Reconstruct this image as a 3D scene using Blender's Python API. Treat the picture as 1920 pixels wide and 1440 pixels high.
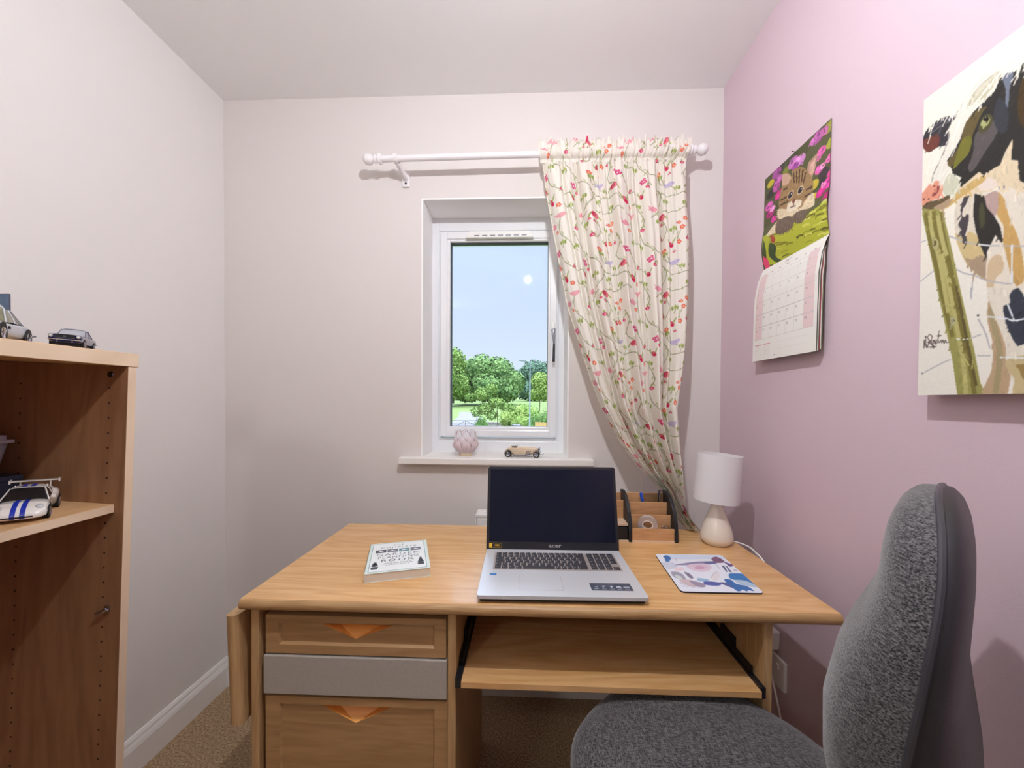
import bpy, bmesh, math, random
import numpy as np
from mathutils import Vector, Matrix

for o in list(bpy.data.objects): bpy.data.objects.remove(o)
S = bpy.context.scene
COL = S.collection
PI = math.pi

# ---------------------------------------------------------------- camera
H = 1.18276
cam_d = bpy.data.cameras.new('camera'); cam = bpy.data.objects.new('camera', cam_d); COL.objects.link(cam)
yaw, pitch, roll = 0.03883, -0.01521, 0.00537
fwd = Vector((-math.sin(yaw)*math.cos(pitch), math.cos(yaw)*math.cos(pitch), math.sin(pitch)))
rgt = Vector((math.cos(yaw), math.sin(yaw), 0)); up = rgt.cross(fwd)
r2 = math.cos(roll)*rgt + math.sin(roll)*up; u2 = -math.sin(roll)*rgt + math.cos(roll)*up
M = Matrix((r2, u2, -fwd)).transposed().to_4x4(); M.translation = Vector((0, 0, H))
cam.matrix_world = M
cam_d.sensor_fit = 'HORIZONTAL'; cam_d.sensor_width = 36.0; cam_d.lens = 36.0*730/1920
cam_d.shift_y = (763.37-720)/1920.0; cam_d.clip_start = 0.02; cam_d.clip_end = 500
S.camera = cam

# ---------------------------------------------------------------- world, lights, exposure
W = bpy.data.worlds.new('sky'); S.world = W; W.use_nodes = True
wn = W.node_tree.nodes; wl = W.node_tree.links; wn.clear()
tc = wn.new('ShaderNodeTexCoord'); sp = wn.new('ShaderNodeSeparateXYZ'); cr = wn.new('ShaderNodeValToRGB')
bg = wn.new('ShaderNodeBackground'); wo = wn.new('ShaderNodeOutputWorld')
wl.new(tc.outputs['Generated'], sp.inputs[0]); wl.new(sp.outputs[2], cr.inputs[0])
e = cr.color_ramp.elements
e[0].position = 0.0; e[0].color = (0.66, 0.79, 0.92, 1)
e[1].position = 1.0; e[1].color = (0.84, 0.90, 1.0, 1)
for p_, c_ in ((0.10, (0.66, 0.75, 0.92, 1)), (0.22, (0.60, 0.71, 0.91, 1)), (0.42, (0.55, 0.68, 0.92, 1))):
    n_ = e.new(p_); n_.color = c_
# overcast sky: several times brighter overhead than near the horizon
mr = wn.new('ShaderNodeMapRange'); mr.inputs[1].default_value = .40; mr.inputs[2].default_value = .70; mr.inputs[3].default_value = 1.02; mr.inputs[4].default_value = 9.0
wl.new(sp.outputs[2], mr.inputs[0]); wl.new(mr.outputs[0], bg.inputs[1])
wl.new(cr.outputs[0], bg.inputs[0])
wl.new(bg.outputs[0], wo.inputs[0])

def area(name, loc, target, size, power, color):
    d = bpy.data.lights.new(name, 'AREA'); d.shape = 'DISK'; d.size = size; d.energy = power; d.color = color
    o = bpy.data.objects.new(name, d); COL.objects.link(o); o.location = loc
    o.rotation_euler = (Vector(target)-Vector(loc)).to_track_quat('-Z', 'Y').to_euler(); return o
# unseen lamp added behind the camera for fill and the lampshade's shadow
area('rear_fill_light', (-1.13, -1.60, 2.22), (0.35, 1.4, 1.0), 0.20, 4.5, (1.0, 0.97, 0.93))
BULB_STRENGTH = 1850.0

vs = S.view_settings; vs.view_transform = 'Standard'; vs.look = 'None'; vs.exposure = 0.27; vs.gamma = 1.0; vs.use_curve_mapping = False
S.display_settings.display_device = 'sRGB'
S.cycles.use_denoising = True
S.cycles.max_bounces = 10; S.cycles.diffuse_bounces = 6; S.cycles.transparent_max_bounces = 12
S.cycles.sample_clamp_indirect = 6.0

# ---------------------------------------------------------------- helpers
def lin(c):
    r = []
    for v in c[:3]:
        v = v/255.0; r.append(v/12.92 if v <= .04045 else ((v+.055)/1.055)**2.4)
    return tuple(r)+(1,)

MATS = {}
def mat(name, color=(200, 200, 200), rough=.5, metal=0.0, spec=.5, noise=0.0, scale=30.0, bump=0.0, bscale=200.0,
        stretch=(1, 1, 1), color2=None, emit=None, trans=0.0, alpha=1.0, coat=0.0, sheen=0.0, attr=None):
    m = bpy.data.materials.new(name); m.use_nodes = True; MATS[name] = m
    n = m.node_tree.nodes; l = m.node_tree.links; b = n['Principled BSDF']
    b.inputs['Roughness'].default_value = rough; b.inputs['Metallic'].default_value = metal
    b.inputs['Specular IOR Level'].default_value = spec; b.inputs['Base Color'].default_value = lin(color)
    b.inputs['Transmission Weight'].default_value = trans; b.inputs['Alpha'].default_value = alpha
    b.inputs['Coat Weight'].default_value = coat; b.inputs['Sheen Weight'].default_value = sheen
    t = n.new('ShaderNodeTexCoord'); mp = n.new('ShaderNodeMapping'); mp.inputs['Scale'].default_value = stretch
    l.new(t.outputs['Object'], mp.inputs[0])
    if attr:
        a = n.new('ShaderNodeAttribute'); a.attribute_name = attr; l.new(a.outputs['Color'], b.inputs['Base Color'])
    elif color2 or noise:
        nz = n.new('ShaderNodeTexNoise'); nz.inputs['Scale'].default_value = scale; nz.inputs['Detail'].default_value = 5
        l.new(mp.outputs[0], nz.inputs[0]); r = n.new('ShaderNodeValToRGB'); l.new(nz.outputs[0], r.inputs[0])
        c1 = lin(color); c2 = lin(color2) if color2 else tuple(v*(1-noise) for v in c1[:3])+(1,)
        r.color_ramp.elements[0].position = .35; r.color_ramp.elements[1].position = .65
        r.color_ramp.elements[0].color = c2; r.color_ramp.elements[1].color = c1
        l.new(r.outputs[0], b.inputs['Base Color'])
    if bump:
        nb = n.new('ShaderNodeTexNoise'); nb.inputs['Scale'].default_value = bscale; nb.inputs['Detail'].default_value = 3
        l.new(mp.outputs[0], nb.inputs[0]); bp = n.new('ShaderNodeBump'); bp.inputs['Strength'].default_value = bump; bp.inputs['Distance'].default_value = .002
        l.new(nb.outputs[0], bp.inputs['Height']); l.new(bp.outputs[0], b.inputs['Normal'])
    if emit:
        b.inputs['Emission Color'].default_value = lin(emit[0]); b.inputs['Emission Strength'].default_value = emit[1]
    return m

def wood(name, c1, c2, stretch, rough=.38, scale=6.0, spec=.5, coat=0.0):
    """laminate grain: warped bands running along one axis"""
    m = bpy.data.materials.new(name); m.use_nodes = True; MATS[name] = m
    n = m.node_tree.nodes; l = m.node_tree.links; b = n['Principled BSDF']
    b.inputs['Roughness'].default_value = rough; b.inputs['Specular IOR Level'].default_value = spec; b.inputs['Coat Weight'].default_value = coat
    t = n.new('ShaderNodeTexCoord'); mp = n.new('ShaderNodeMapping'); mp.inputs['Scale'].default_value = stretch
    l.new(t.outputs['Object'], mp.inputs[0])
    big = n.new('ShaderNodeTexNoise'); big.inputs['Scale'].default_value = scale*.45; big.inputs['Detail'].default_value = 2; big.inputs['Distortion'].default_value = .6
    l.new(mp.outputs[0], big.inputs[0])
    mul = n.new('ShaderNodeMath'); mul.operation = 'MULTIPLY'; mul.inputs[1].default_value = 9.0; l.new(big.outputs[0], mul.inputs[0])
    fr = n.new('ShaderNodeMath'); fr.operation = 'PINGPONG'; fr.inputs[1].default_value = .5; l.new(mul.outputs[0], fr.inputs[0])
    fine = n.new('ShaderNodeTexNoise'); fine.inputs['Scale'].default_value = scale*6; fine.inputs['Detail'].default_value = 6
    l.new(mp.outputs[0], fine.inputs[0])
    mx = n.new('ShaderNodeMath'); mx.operation = 'MULTIPLY_ADD'; mx.inputs[1].default_value = .9; l.new(fr.outputs[0], mx.inputs[0]); l.new(fine.outputs[0], mx.inputs[2])
    r = n.new('ShaderNodeValToRGB'); l.new(mx.outputs[0], r.inputs[0])
    r.color_ramp.elements[0].position = .38; r.color_ramp.elements[1].position = .95
    r.color_ramp.elements[0].color = lin(c2); r.color_ramp.elements[1].color = lin(c1)
    l.new(r.outputs[0], b.inputs['Base Color'])
    return m

class MB:
    def __init__(s): s.bm = bmesh.new(); s.mats = []; s.cur = 0
    def m(s, name):
        if name not in s.mats: s.mats.append(name)
        s.cur = s.mats.index(name); return s
    def _tag(s, fs):
        for f in fs: f.material_index = s.cur
        return s
    def box(s, x0, x1, y0, y1, z0, z1, bev=0.0, seg=2, rot=None):
        bm = bmesh.new(); bmesh.ops.create_cube(bm, size=1.0)
        for v in bm.verts:
            v.co = Vector((x0+(v.co.x+.5)*(x1-x0), y0+(v.co.y+.5)*(y1-y0), z0+(v.co.z+.5)*(z1-z0)))
        if bev: bmesh.ops.bevel(bm, geom=bm.edges[:], offset=bev, segments=seg, affect='EDGES', profile=.5)
        return s.add(bm, rot)
    def add(s, bm, mtx=None):
        if mtx is not None: bm.transform(mtx)
        bmesh.ops.recalc_face_normals(bm, faces=bm.faces[:])
        mp = {v: s.bm.verts.new(v.co) for v in bm.verts}
        for f in bm.faces:
            try: s.bm.faces.new([mp[v] for v in f.verts]).material_index = s.cur
            except ValueError: pass
        bm.free(); return s
    def rings(s, rings, cap=True, closed=True, loop=False):
        """skin a list of rings (each a list of points)"""
        bm = bmesh.new(); R = [[bm.verts.new(Vector(p)) for p in r] for r in rings]; n = len(rings[0])
        k = len(R) if loop else len(R)-1
        for i in range(k):
            a, b = R[i], R[(i+1) % len(R)]
            for j in range(n if closed else n-1):
                bm.faces.new((a[j], a[(j+1) % n], b[(j+1) % n], b[j]))
        if cap and closed and not loop:
            bm.faces.new(list(reversed(R[0]))); bm.faces.new(R[-1])
        return s.add(bm)
    def lathe(s, prof, n=32, c=(0, 0, 0), mtx=None, cap=True):
        rg = [[Vector((r*math.cos(2*PI*k/n), r*math.sin(2*PI*k/n), z)) for k in range(n)] for r, z in prof]
        T = Matrix.Translation(c) @ (mtx if mtx is not None else Matrix())
        return s.rings([[T @ p for p in r] for r in rg], cap=cap)
    def tube(s, pts, r, n=10, cap=True):
        pts = [Vector(p) for p in pts]; rr = r if isinstance(r, (list, tuple)) else [r]*len(pts); rg = []; prev = None
        for i, p in enumerate(pts):
            t = (pts[min(i+1, len(pts)-1)]-pts[max(i-1, 0)]).normalized()
            a = prev if prev is not None else (Vector((0, 0, 1)) if abs(t.z) < .9 else Vector((1, 0, 0)))
            u = (a-t*a.dot(t)).normalized(); prev = u; w = t.cross(u)
            rg.append([p+rr[i]*(math.cos(2*PI*k/n)*u+math.sin(2*PI*k/n)*w) for k in range(n)])
        return s.rings(rg, cap=cap)
    def prism(s, poly, axis, a, b, bev=0.0):
        """extrude a 2D polygon along 'x','y' or 'z' from a to b"""
        f = {'x': lambda p, t: (t, p[0], p[1]), 'y': lambda p, t: (p[0], t, p[1]), 'z': lambda p, t: (p[0], p[1], t)}[axis]
        bm = bmesh.new(); A = [bm.verts.new(f(p, a)) for p in poly]; B = [bm.verts.new(f(p, b)) for p in poly]; n = len(poly)
        bm.faces.new(A); bm.faces.new(list(reversed(B)))
        for i in range(n): bm.faces.new((A[i], B[i], B[(i+1) % n], A[(i+1) % n]))
        if bev: bmesh.ops.bevel(bm, geom=bm.edges[:], offset=bev, segments=2, affect='EDGES', profile=.5)
        return s.add(bm)
    def face(s, pts):
        f = s.bm.faces.new([s.bm.verts.new(Vector(p)) for p in pts]); f.material_index = s.cur; return s
    def build(s, name, parent=None, smooth=False, mtx=None, label=None):
        me = bpy.data.meshes.new(name)
        if mtx is not None: s.bm.transform(mtx)
        s.bm.to_mesh(me); s.bm.free()
        for m in s.mats: me.materials.append(MATS[m])
        if smooth:
            me.polygons.foreach_set('use_smooth', [True]*len(me.polygons))
            try: me.set_sharp_from_angle(angle=math.radians(40))
            except Exception: pass
        o = bpy.data.objects.new(name, me); COL.objects.link(o)
        if parent: o.parent = parent
        if label: o['label'] = label
        return o
def B(m): return MB().m(m)
def thing(name, label, cat, loc=(0, 0, 0), rz=0.0, group=None, rot=None):
    o = bpy.data.objects.new(name, None); COL.objects.link(o); o.location = loc
    o.rotation_euler = rot if rot else (0, 0, rz); o.empty_display_size = .05
    o['label'] = label; o['category'] = cat
    if group: o['group'] = group
    return o
def tag(o, label, cat, group=None, kind=None):
    o['label'] = label; o['category'] = cat
    if group: o['group'] = group
    if kind: o['kind'] = kind
    return o
def struct(o): o['kind'] = 'structure'; return o
def copy_tree(o, parent=None):
    c = o.copy(); COL.objects.link(c); c.parent = parent
    for ch in [x for x in bpy.data.objects if x.parent == o]: copy_tree(ch, c)
    return c
def smooth_poly(pts, n=5, closed=True):
    P = [np.array(p, float) for p in pts]; k = len(P); out = []
    rng = range(k) if closed else range(k-1)
    for i in rng:
        if closed: p0, p1, p2, p3 = P[i-1], P[i], P[(i+1) % k], P[(i+2) % k]
        else: p0, p1, p2, p3 = P[max(i-1, 0)], P[i], P[i+1], P[min(i+2, k-1)]
        for j in range(n):
            t = j/n
            out.append(tuple(.5*((2*p1)+(-p0+p2)*t+(2*p0-5*p1+4*p2-p3)*t*t+(-p0+3*p1-3*p2+p3)*t**3)))
    if not closed: out.append(tuple(P[-1]))
    return out
def text(s, size, mtx, name, parent, m, ext=.0002, align='CENTER', sx=1.0, offset=0.0, spacing=1.0):
    cu = bpy.data.curves.new(name, 'FONT'); cu.body = s; cu.size = size; cu.extrude = ext; cu.align_x = align; cu.align_y = 'CENTER'
    cu.offset = offset; cu.resolution_u = 2; cu.space_character = spacing
    o = bpy.data.objects.new(name, cu); COL.objects.link(o); bpy.context.view_layer.update()
    me = bpy.data.meshes.new_from_object(o.evaluated_get(bpy.context.evaluated_depsgraph_get()))
    bpy.data.objects.remove(o); bpy.data.curves.remove(cu)
    me.transform(mtx @ Matrix.Diagonal((sx, 1, 1, 1))); me.materials.clear(); me.materials.append(MATS[m])
    q = bpy.data.objects.new(name, me); COL.objects.link(q); q.parent = parent; return q

# ---------------- painted sheets: a fine grid whose vertices carry the pigment of a picture drawn here in code
class Paint:
    def __init__(s, w, h, bg, aspect=1.0):
        s.w, s.h, s.a = w, h, aspect; s.px = np.empty((h, w, 3)); s.px[:] = np.array(bg, float)
        s.X, s.Y = np.meshgrid(np.linspace(0, 1, w), np.linspace(0, 1, h))
    def poly(s, pts, col, jit=0):
        p = np.array(pts, float); x0, y0 = p.min(0); x1, y1 = p.max(0)
        i0, i1 = max(0, int(y0*(s.h-1))), min(s.h, int(y1*(s.h-1))+2); j0, j1 = max(0, int(x0*(s.w-1))), min(s.w, int(x1*(s.w-1))+2)
        if i1 <= i0 or j1 <= j0: return
        X = s.X[i0:i1, j0:j1]; Y = s.Y[i0:i1, j0:j1]; ins = np.zeros(X.shape, bool)
        for k in range(len(p)):
            xa, ya = p[k]; xb, yb = p[(k+1) % len(p)]
            if ya == yb: continue
            c = ((Y >= min(ya, yb)) & (Y < max(ya, yb)) & (X < (Y-ya)/(yb-ya)*(xb-xa)+xa)); ins ^= c
        s.px[i0:i1, j0:j1][ins] = col
    def ell(s, cx, cy, rx, ry, col, rot=0.0, n=14):
        c, q = math.cos(rot), math.sin(rot)
        s.poly([(cx+rx*math.cos(t)*c-ry*math.sin(t)*q, cy+rx*math.cos(t)*q+ry*math.sin(t)*c) for t in [2*PI*k/n for k in range(n)]], col)
    def line(s, pts, w, col, smooth=True):
        q = smooth_poly(pts, 5, False) if smooth and len(pts) > 2 else [tuple(p) for p in pts]
        for a, b in zip(q[:-1], q[1:]):
            dx, dy = (b[0]-a[0]), (b[1]-a[1])*s.a; L = math.hypot(dx, dy) or 1e-9; nx, ny = -dy/L*w/2, dx/L*w/2/s.a; ex, ey = dx/L*w*.3, dy/L*w*.3/s.a
            s.poly([(a[0]+nx-ex, a[1]+ny-ey), (b[0]+nx+ex, b[1]+ny+ey), (b[0]-nx+ex, b[1]-ny+ey), (a[0]-nx-ex, a[1]-ny-ey)], col)
    def data(s, L):
        for kind, pts, col, w in L:
            if kind == 'p': s.poly(pts, col)
            elif kind == 'b': s.poly(smooth_poly(pts, 4), col)
            elif kind == 'l': s.line(pts, w, col)
            elif kind == 'e':
                rx = abs(pts[1][0]-pts[0][0]); ry = abs(pts[2][1]-pts[0][1]) if len(pts) > 2 else rx*1.0
                s.ell(pts[0][0], pts[0][1], max(rx, .003), max(ry, .003), col)
    def soften(s, k=1):
        for _ in range(k):
            p = np.pad(s.px, ((1, 1), (1, 1), (0, 0)), 'edge')
            s.px = (p[1:-1, 1:-1]*2+p[:-2, 1:-1]+p[2:, 1:-1]+p[1:-1, :-2]+p[1:-1, 2:])/6
    def grain(s, amt, seed=1, fx=1, fy=1):
        r = np.random.RandomState(seed); g = r.rand(s.h//fy+2, s.w//fx+2)
        g = np.repeat(np.repeat(g, fy, 0), fx, 1)[:s.h, :s.w, None]; s.px = np.clip(s.px*(1+(g-.5)*amt), 0, 255)
def sheet(name, P, pos, matname, parent=None, smooth=True):
    """pos: (h,w,3) array of vertex positions; P: Paint of the same grid"""
    h, w = P.h, P.w; me = bpy.data.meshes.new(name)
    idx = np.arange(h*w).reshape(h, w)
    q = np.stack([idx[:-1, :-1], idx[1:, :-1], idx[1:, 1:], idx[:-1, 1:]], -1).reshape(-1, 4)
    me.vertices.add(h*w); me.vertices.foreach_set('co', pos.reshape(-1).astype(np.float32))
    me.loops.add(q.size); me.loops.foreach_set('vertex_index', q.reshape(-1).astype(np.int32))
    me.polygons.add(len(q)); me.polygons.foreach_set('loop_start', (np.arange(len(q))*4).astype(np.int32))
    me.polygons.foreach_set('use_smooth', np.full(len(q), smooth))
    me.update(calc_edges=True)
    c = P.px/255.0; c = np.where(c <= .04045, c/12.92, ((c+.055)/1.055)**2.4)
    ca = me.color_attributes.new('Pigment', 'FLOAT_COLOR', 'POINT')
    ca.data.foreach_set('color', np.concatenate([c.reshape(-1, 3), np.ones((h*w, 1))], 1).reshape(-1).astype(np.float32))
    me.materials.append(MATS[matname]); me.validate()
    o = bpy.data.objects.new(name, me); COL.objects.link(o)
    if parent: o.parent = parent
    return o
CAT_FACE=252
COW=[('p',[(-0.002,0.318),(0.002,0.364),(0.002,0.384),(0.02,0.474),(0.043,0.585),(0.062,0.687),(0.078,0.759),(0.105,0.892),(0.121,1.001),(0.187,1.002),(0.164,0.87),(0.129,0.705),(0.105,0.586),(0.085,0.486),(0.071,0.428),(0.066,0.397)],(150,146,86),0),
('l',[(0.013,0.389),(0.028,0.477),(0.053,0.589),(0.077,0.706),(0.103,0.815)],(118,110,58),0.012),
('l',[(0.039,0.396),(0.048,0.47),(0.074,0.565),(0.093,0.659),(0.118,0.767),(0.134,0.871)],(118,110,58),0.012),
('l',[(0.059,0.411),(0.076,0.513),(0.097,0.614),(0.122,0.743),(0.147,0.872),(0.166,0.997)],(118,110,58),0.012),
('l',[(0.026,0.39),(0.035,0.459),(0.057,0.542),(0.076,0.654),(0.09,0.735)],(178,172,112),0.012),
('l',[(0.067,0.546),(0.088,0.644),(0.106,0.739),(0.134,0.896),(0.145,0.996)],(178,172,112),0.012),
('l',[(0.052,0.413),(0.066,0.493),(0.081,0.551)],(178,172,112),0.012),
('l',[(0.112,0.664),(0.132,0.77),(0.151,0.873),(0.17,0.972)],(96,86,52),0.008),
('b',[(0.037,0.481),(0.044,0.481),(0.056,0.499),(0.055,0.523),(0.046,0.525),(0.038,0.508)],(172,168,120),0),
('b',[(0.041,0.491),(0.05,0.497),(0.047,0.509),(0.041,0.507)],(95,85,50),0),
('b',[(0.096,0.757),(0.104,0.755),(0.112,0.768),(0.107,0.781),(0.098,0.778)],(165,165,130),0),
('b',[(0.099,0.763),(0.105,0.762),(0.109,0.769),(0.105,0.773),(0.1,0.769)],(90,82,62),0),
('b',[(0.11,0.395),(0.101,0.437),(0.105,0.494),(0.114,0.538),(0.135,0.594),(0.159,0.634),(0.188,0.661),(0.191,0.603),(0.178,0.565),(0.165,0.52),(0.158,0.467),(0.158,0.399),(0.141,0.395)],(216,208,192),0),
('b',[(0.105,0.494),(0.114,0.538),(0.135,0.594),(0.159,0.634),(0.188,0.661),(0.19,0.605),(0.176,0.571),(0.165,0.53),(0.144,0.506),(0.122,0.512)],(200,180,132),0),
('b',[(0.134,0.582),(0.146,0.611),(0.167,0.642),(0.188,0.661),(0.189,0.607),(0.17,0.586),(0.154,0.594)],(164,143,120),0),
('p',[(0.126,0.392),(0.141,0.395),(0.133,0.418),(0.125,0.426),(0.122,0.447),(0.129,0.456),(0.135,0.449),(0.141,0.454),(0.141,0.471),(0.135,0.507),(0.138,0.536),(0.131,0.538),(0.119,0.501),(0.113,0.468),(0.121,0.454),(0.118,0.428)],(72,66,70),0),
('p',[(0.154,0.397),(0.195,0.414),(0.229,0.416),(0.27,0.426),(0.402,0.464),(0.408,0.779),(0.195,0.722),(0.187,0.658),(0.189,0.604),(0.198,0.57),(0.209,0.546)],(222,214,200),0),
('b',[(0.211,0.428),(0.207,0.46),(0.212,0.49),(0.228,0.53),(0.227,0.57),(0.235,0.61),(0.252,0.693),(0.275,0.695),(0.27,0.623),(0.257,0.561),(0.24,0.51),(0.23,0.46),(0.218,0.431)],(192,156,98),0),
('b',[(0.179,0.42),(0.21,0.42),(0.215,0.459),(0.208,0.488),(0.194,0.472),(0.184,0.453)],(176,152,146),0),
('b',[(0.191,0.629),(0.21,0.601),(0.229,0.619),(0.228,0.653),(0.211,0.671),(0.205,0.725),(0.195,0.722)],(202,180,148),0),
('p',[(0.154,0.397),(0.179,0.416),(0.186,0.454),(0.204,0.486),(0.22,0.526),(0.227,0.572),(0.223,0.572),(0.209,0.544),(0.198,0.568),(0.189,0.586),(0.189,0.606),(0.183,0.59),(0.17,0.551),(0.16,0.509),(0.153,0.464)],(50,47,44),0),
('b',[(0.173,0.431),(0.182,0.462),(0.181,0.509),(0.171,0.504),(0.168,0.459)],(74,72,52),0),
('b',[(0.197,0.727),(0.194,0.781),(0.209,0.859),(0.207,0.929),(0.198,0.959),(0.187,1.002),(0.244,1.002),(0.252,0.951),(0.24,0.904),(0.238,0.863),(0.222,0.81),(0.208,0.765)],(182,156,126),0),
('l',[(0.202,0.752),(0.214,0.818),(0.225,0.875),(0.224,0.93),(0.218,0.995)],(160,146,112),0.014),
('p',[(0.191,0.688),(0.275,0.713),(0.395,0.748),(0.4,1.005),(0.262,1.003),(0.26,0.963),(0.244,0.932),(0.24,0.904),(0.239,0.863),(0.222,0.81),(0.208,0.765),(0.197,0.727)],(220,214,200),0),
('p',[(0.246,1.002),(0.252,0.952),(0.261,0.978),(0.261,1.003)],(232,229,219),0),
('b',[(0.24,0.907),(0.26,0.9),(0.279,0.897),(0.341,0.909),(0.343,1.004),(0.262,1.003),(0.26,0.96),(0.244,0.932)],(192,176,134),0),
('b',[(0.262,0.922),(0.279,0.92),(0.311,0.925),(0.311,0.959),(0.28,0.961),(0.27,0.936)],(150,125,78),0),
('p',[(0.251,0.714),(0.263,0.71),(0.276,0.735),(0.308,0.767),(0.319,0.845),(0.278,0.867),(0.265,0.87),(0.256,0.854),(0.246,0.828),(0.238,0.802),(0.231,0.764),(0.232,0.752),(0.247,0.748),(0.244,0.726)],(56,60,70),0),
('b',[(0.115,0.354),(0.133,0.348),(0.166,0.337),(0.176,0.351),(0.215,0.346),(0.229,0.317),(0.243,0.294),(0.241,0.351),(0.254,0.359),(0.264,0.423),(0.292,0.453),(0.303,0.494),(0.27,0.459),(0.223,0.411),(0.192,0.412),(0.151,0.395),(0.112,0.394),(0.078,0.404),(0.058,0.401),(0.074,0.378),(0.095,0.375)],(218,202,172),0),
('b',[(0.158,0.362),(0.184,0.366),(0.21,0.392),(0.204,0.408),(0.172,0.398)],(224,210,200),0),
('b',[(0.086,0.38),(0.122,0.363),(0.171,0.354),(0.181,0.372),(0.144,0.383),(0.108,0.392),(0.078,0.402)],(196,166,108),0),
('b',[(0.214,0.409),(0.226,0.412),(0.228,0.424),(0.217,0.421)],(120,112,130),0),
('p',[(0.124,0.092),(0.152,0.07),(0.178,0.064),(0.207,0.076),(0.224,0.1),(0.196,0.132),(0.15,0.155),(0.128,0.175),(0.112,0.222),(0.083,0.261),(0.09,0.294),(0.116,0.335),(0.116,0.355),(0.095,0.381),(0.033,0.357),(0.015,0.326),(0.032,0.291),(0.035,0.266),(0.059,0.229),(0.074,0.183),(0.077,0.147),(0.099,0.122)],(226,223,212),0),
('b',[(0.128,0.097),(0.155,0.075),(0.182,0.069),(0.208,0.079),(0.215,0.096),(0.195,0.117),(0.166,0.129),(0.135,0.123)],(208,204,186),0),
('l',[(0.124,0.094),(0.1,0.124),(0.08,0.15),(0.079,0.186),(0.06,0.229),(0.037,0.267),(0.032,0.291)],(150,146,138),0.0045),
('l',[(0.126,0.174),(0.112,0.213),(0.092,0.242),(0.085,0.267)],(196,190,176),0.006),
('l',[(0.135,0.112),(0.159,0.083),(0.191,0.079)],(190,186,160),0.007),
('l',[(0.146,0.12),(0.176,0.101),(0.207,0.085)],(190,186,160),0.007),
('l',[(0.16,0.127),(0.192,0.11),(0.21,0.095)],(190,186,160),0.007),
('l',[(0.128,0.099),(0.165,0.077),(0.198,0.073)],(238,235,226),0.006),
('l',[(0.153,0.126),(0.185,0.101),(0.213,0.086)],(238,235,226),0.006),
('l',[(0.111,0.147),(0.097,0.178),(0.09,0.215)],(238,235,226),0.006),
('b',[(0.072,0.31),(0.088,0.297),(0.115,0.338),(0.108,0.367),(0.077,0.363),(0.065,0.335)],(200,202,180),0),
('p',[(0.196,0.129),(0.211,0.103),(0.229,0.101),(0.246,0.111),(0.263,0.104),(0.369,0.158),(0.375,0.477),(0.27,0.43),(0.261,0.421),(0.254,0.36),(0.241,0.351),(0.243,0.294),(0.227,0.32),(0.216,0.349),(0.175,0.353),(0.165,0.338),(0.133,0.352),(0.116,0.355),(0.119,0.328),(0.093,0.301),(0.084,0.262),(0.075,0.252),(0.112,0.209),(0.122,0.18),(0.14,0.152),(0.167,0.14)],(50,48,46),0),
('b',[(0.122,0.18),(0.14,0.152),(0.18,0.157),(0.167,0.172),(0.148,0.213),(0.124,0.262),(0.089,0.277),(0.079,0.255),(0.109,0.228)],(96,84,54),0),
('b',[(0.116,0.216),(0.144,0.219),(0.138,0.263),(0.114,0.28),(0.095,0.285)],(112,110,48),0),
('b',[(0.217,0.104),(0.241,0.11),(0.234,0.148),(0.231,0.197),(0.225,0.193),(0.225,0.148)],(108,115,130),0),
('b',[(0.155,0.218),(0.2,0.212),(0.207,0.255),(0.183,0.284),(0.15,0.326),(0.136,0.31),(0.149,0.27)],(88,82,82),0),
('b',[(0.209,0.154),(0.231,0.204),(0.232,0.257),(0.214,0.259),(0.197,0.202)],(58,60,66),0),
('b',[(0.256,0.162),(0.264,0.144),(0.297,0.161),(0.312,0.293),(0.267,0.281),(0.252,0.22)],(72,56,36),0),
('b',[(0.161,0.207),(0.171,0.182),(0.187,0.185),(0.197,0.206),(0.188,0.226),(0.168,0.228)],(80,76,52),0),
('b',[(0.166,0.203),(0.172,0.188),(0.184,0.188),(0.189,0.204),(0.181,0.215)],(160,164,112),0),
('b',[(0.173,0.19),(0.181,0.186),(0.186,0.197),(0.18,0.202)],(28,24,22),0),
('b',[(0.177,0.188),(0.179,0.188),(0.18,0.193)],(230,230,225),0),
('b',[(-0.002,0.317),(0.032,0.293),(0.057,0.307),(0.066,0.334),(0.056,0.358),(0.033,0.355),(0.007,0.366),(0,0.34)],(216,150,126),0),
('b',[(0.033,0.34),(0.038,0.325),(0.052,0.313),(0.055,0.33),(0.043,0.343)],(140,72,68),0),
('b',[(0.035,0.308),(0.041,0.309),(0.042,0.315)],(120,60,50),0),
('b',[(0.004,0.36),(0.02,0.353),(0.05,0.361),(0.081,0.363),(0.087,0.375),(0.066,0.385),(0.038,0.385),(0.012,0.371)],(98,84,62),0),
('b',[(0.038,0.381),(0.066,0.379),(0.085,0.376),(0.09,0.391),(0.066,0.4)],(170,146,120),0),
('e',[(0.007,0.337),(0.01,0.339)],(70,45,40),0),
('e',[(0.022,0.343),(0.025,0.344)],(70,45,40),0),
('e',[(0.016,0.357),(0.019,0.359)],(70,45,40),0),
('b',[(-0.002,0.132),(0.015,0.104),(0.052,0.1),(0.092,0.118),(0.1,0.127),(0.079,0.149),(0.078,0.186),(0.07,0.198),(0.05,0.189),(0.021,0.188),(0.002,0.163)],(58,56,60),0),
('b',[(-0.001,0.137),(0.024,0.139),(0.049,0.147),(0.049,0.184),(0.019,0.185),(0.003,0.163)],(108,62,54),0),
('l',[(0.028,0.113),(0.064,0.113),(0.092,0.125)],(96,96,104),0.005),
('l',[(0.024,0.128),(0.057,0.125),(0.081,0.129)],(96,96,104),0.005),
('l',[(-0.002,0.479),(0.017,0.478)],(176,176,180),0.0035),
('l',[(0.086,0.494),(0.108,0.512),(0.136,0.535),(0.17,0.555)],(176,176,180),0.0035),
('l',[(0.196,0.569),(0.273,0.602)],(176,176,180),0.0035),
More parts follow.
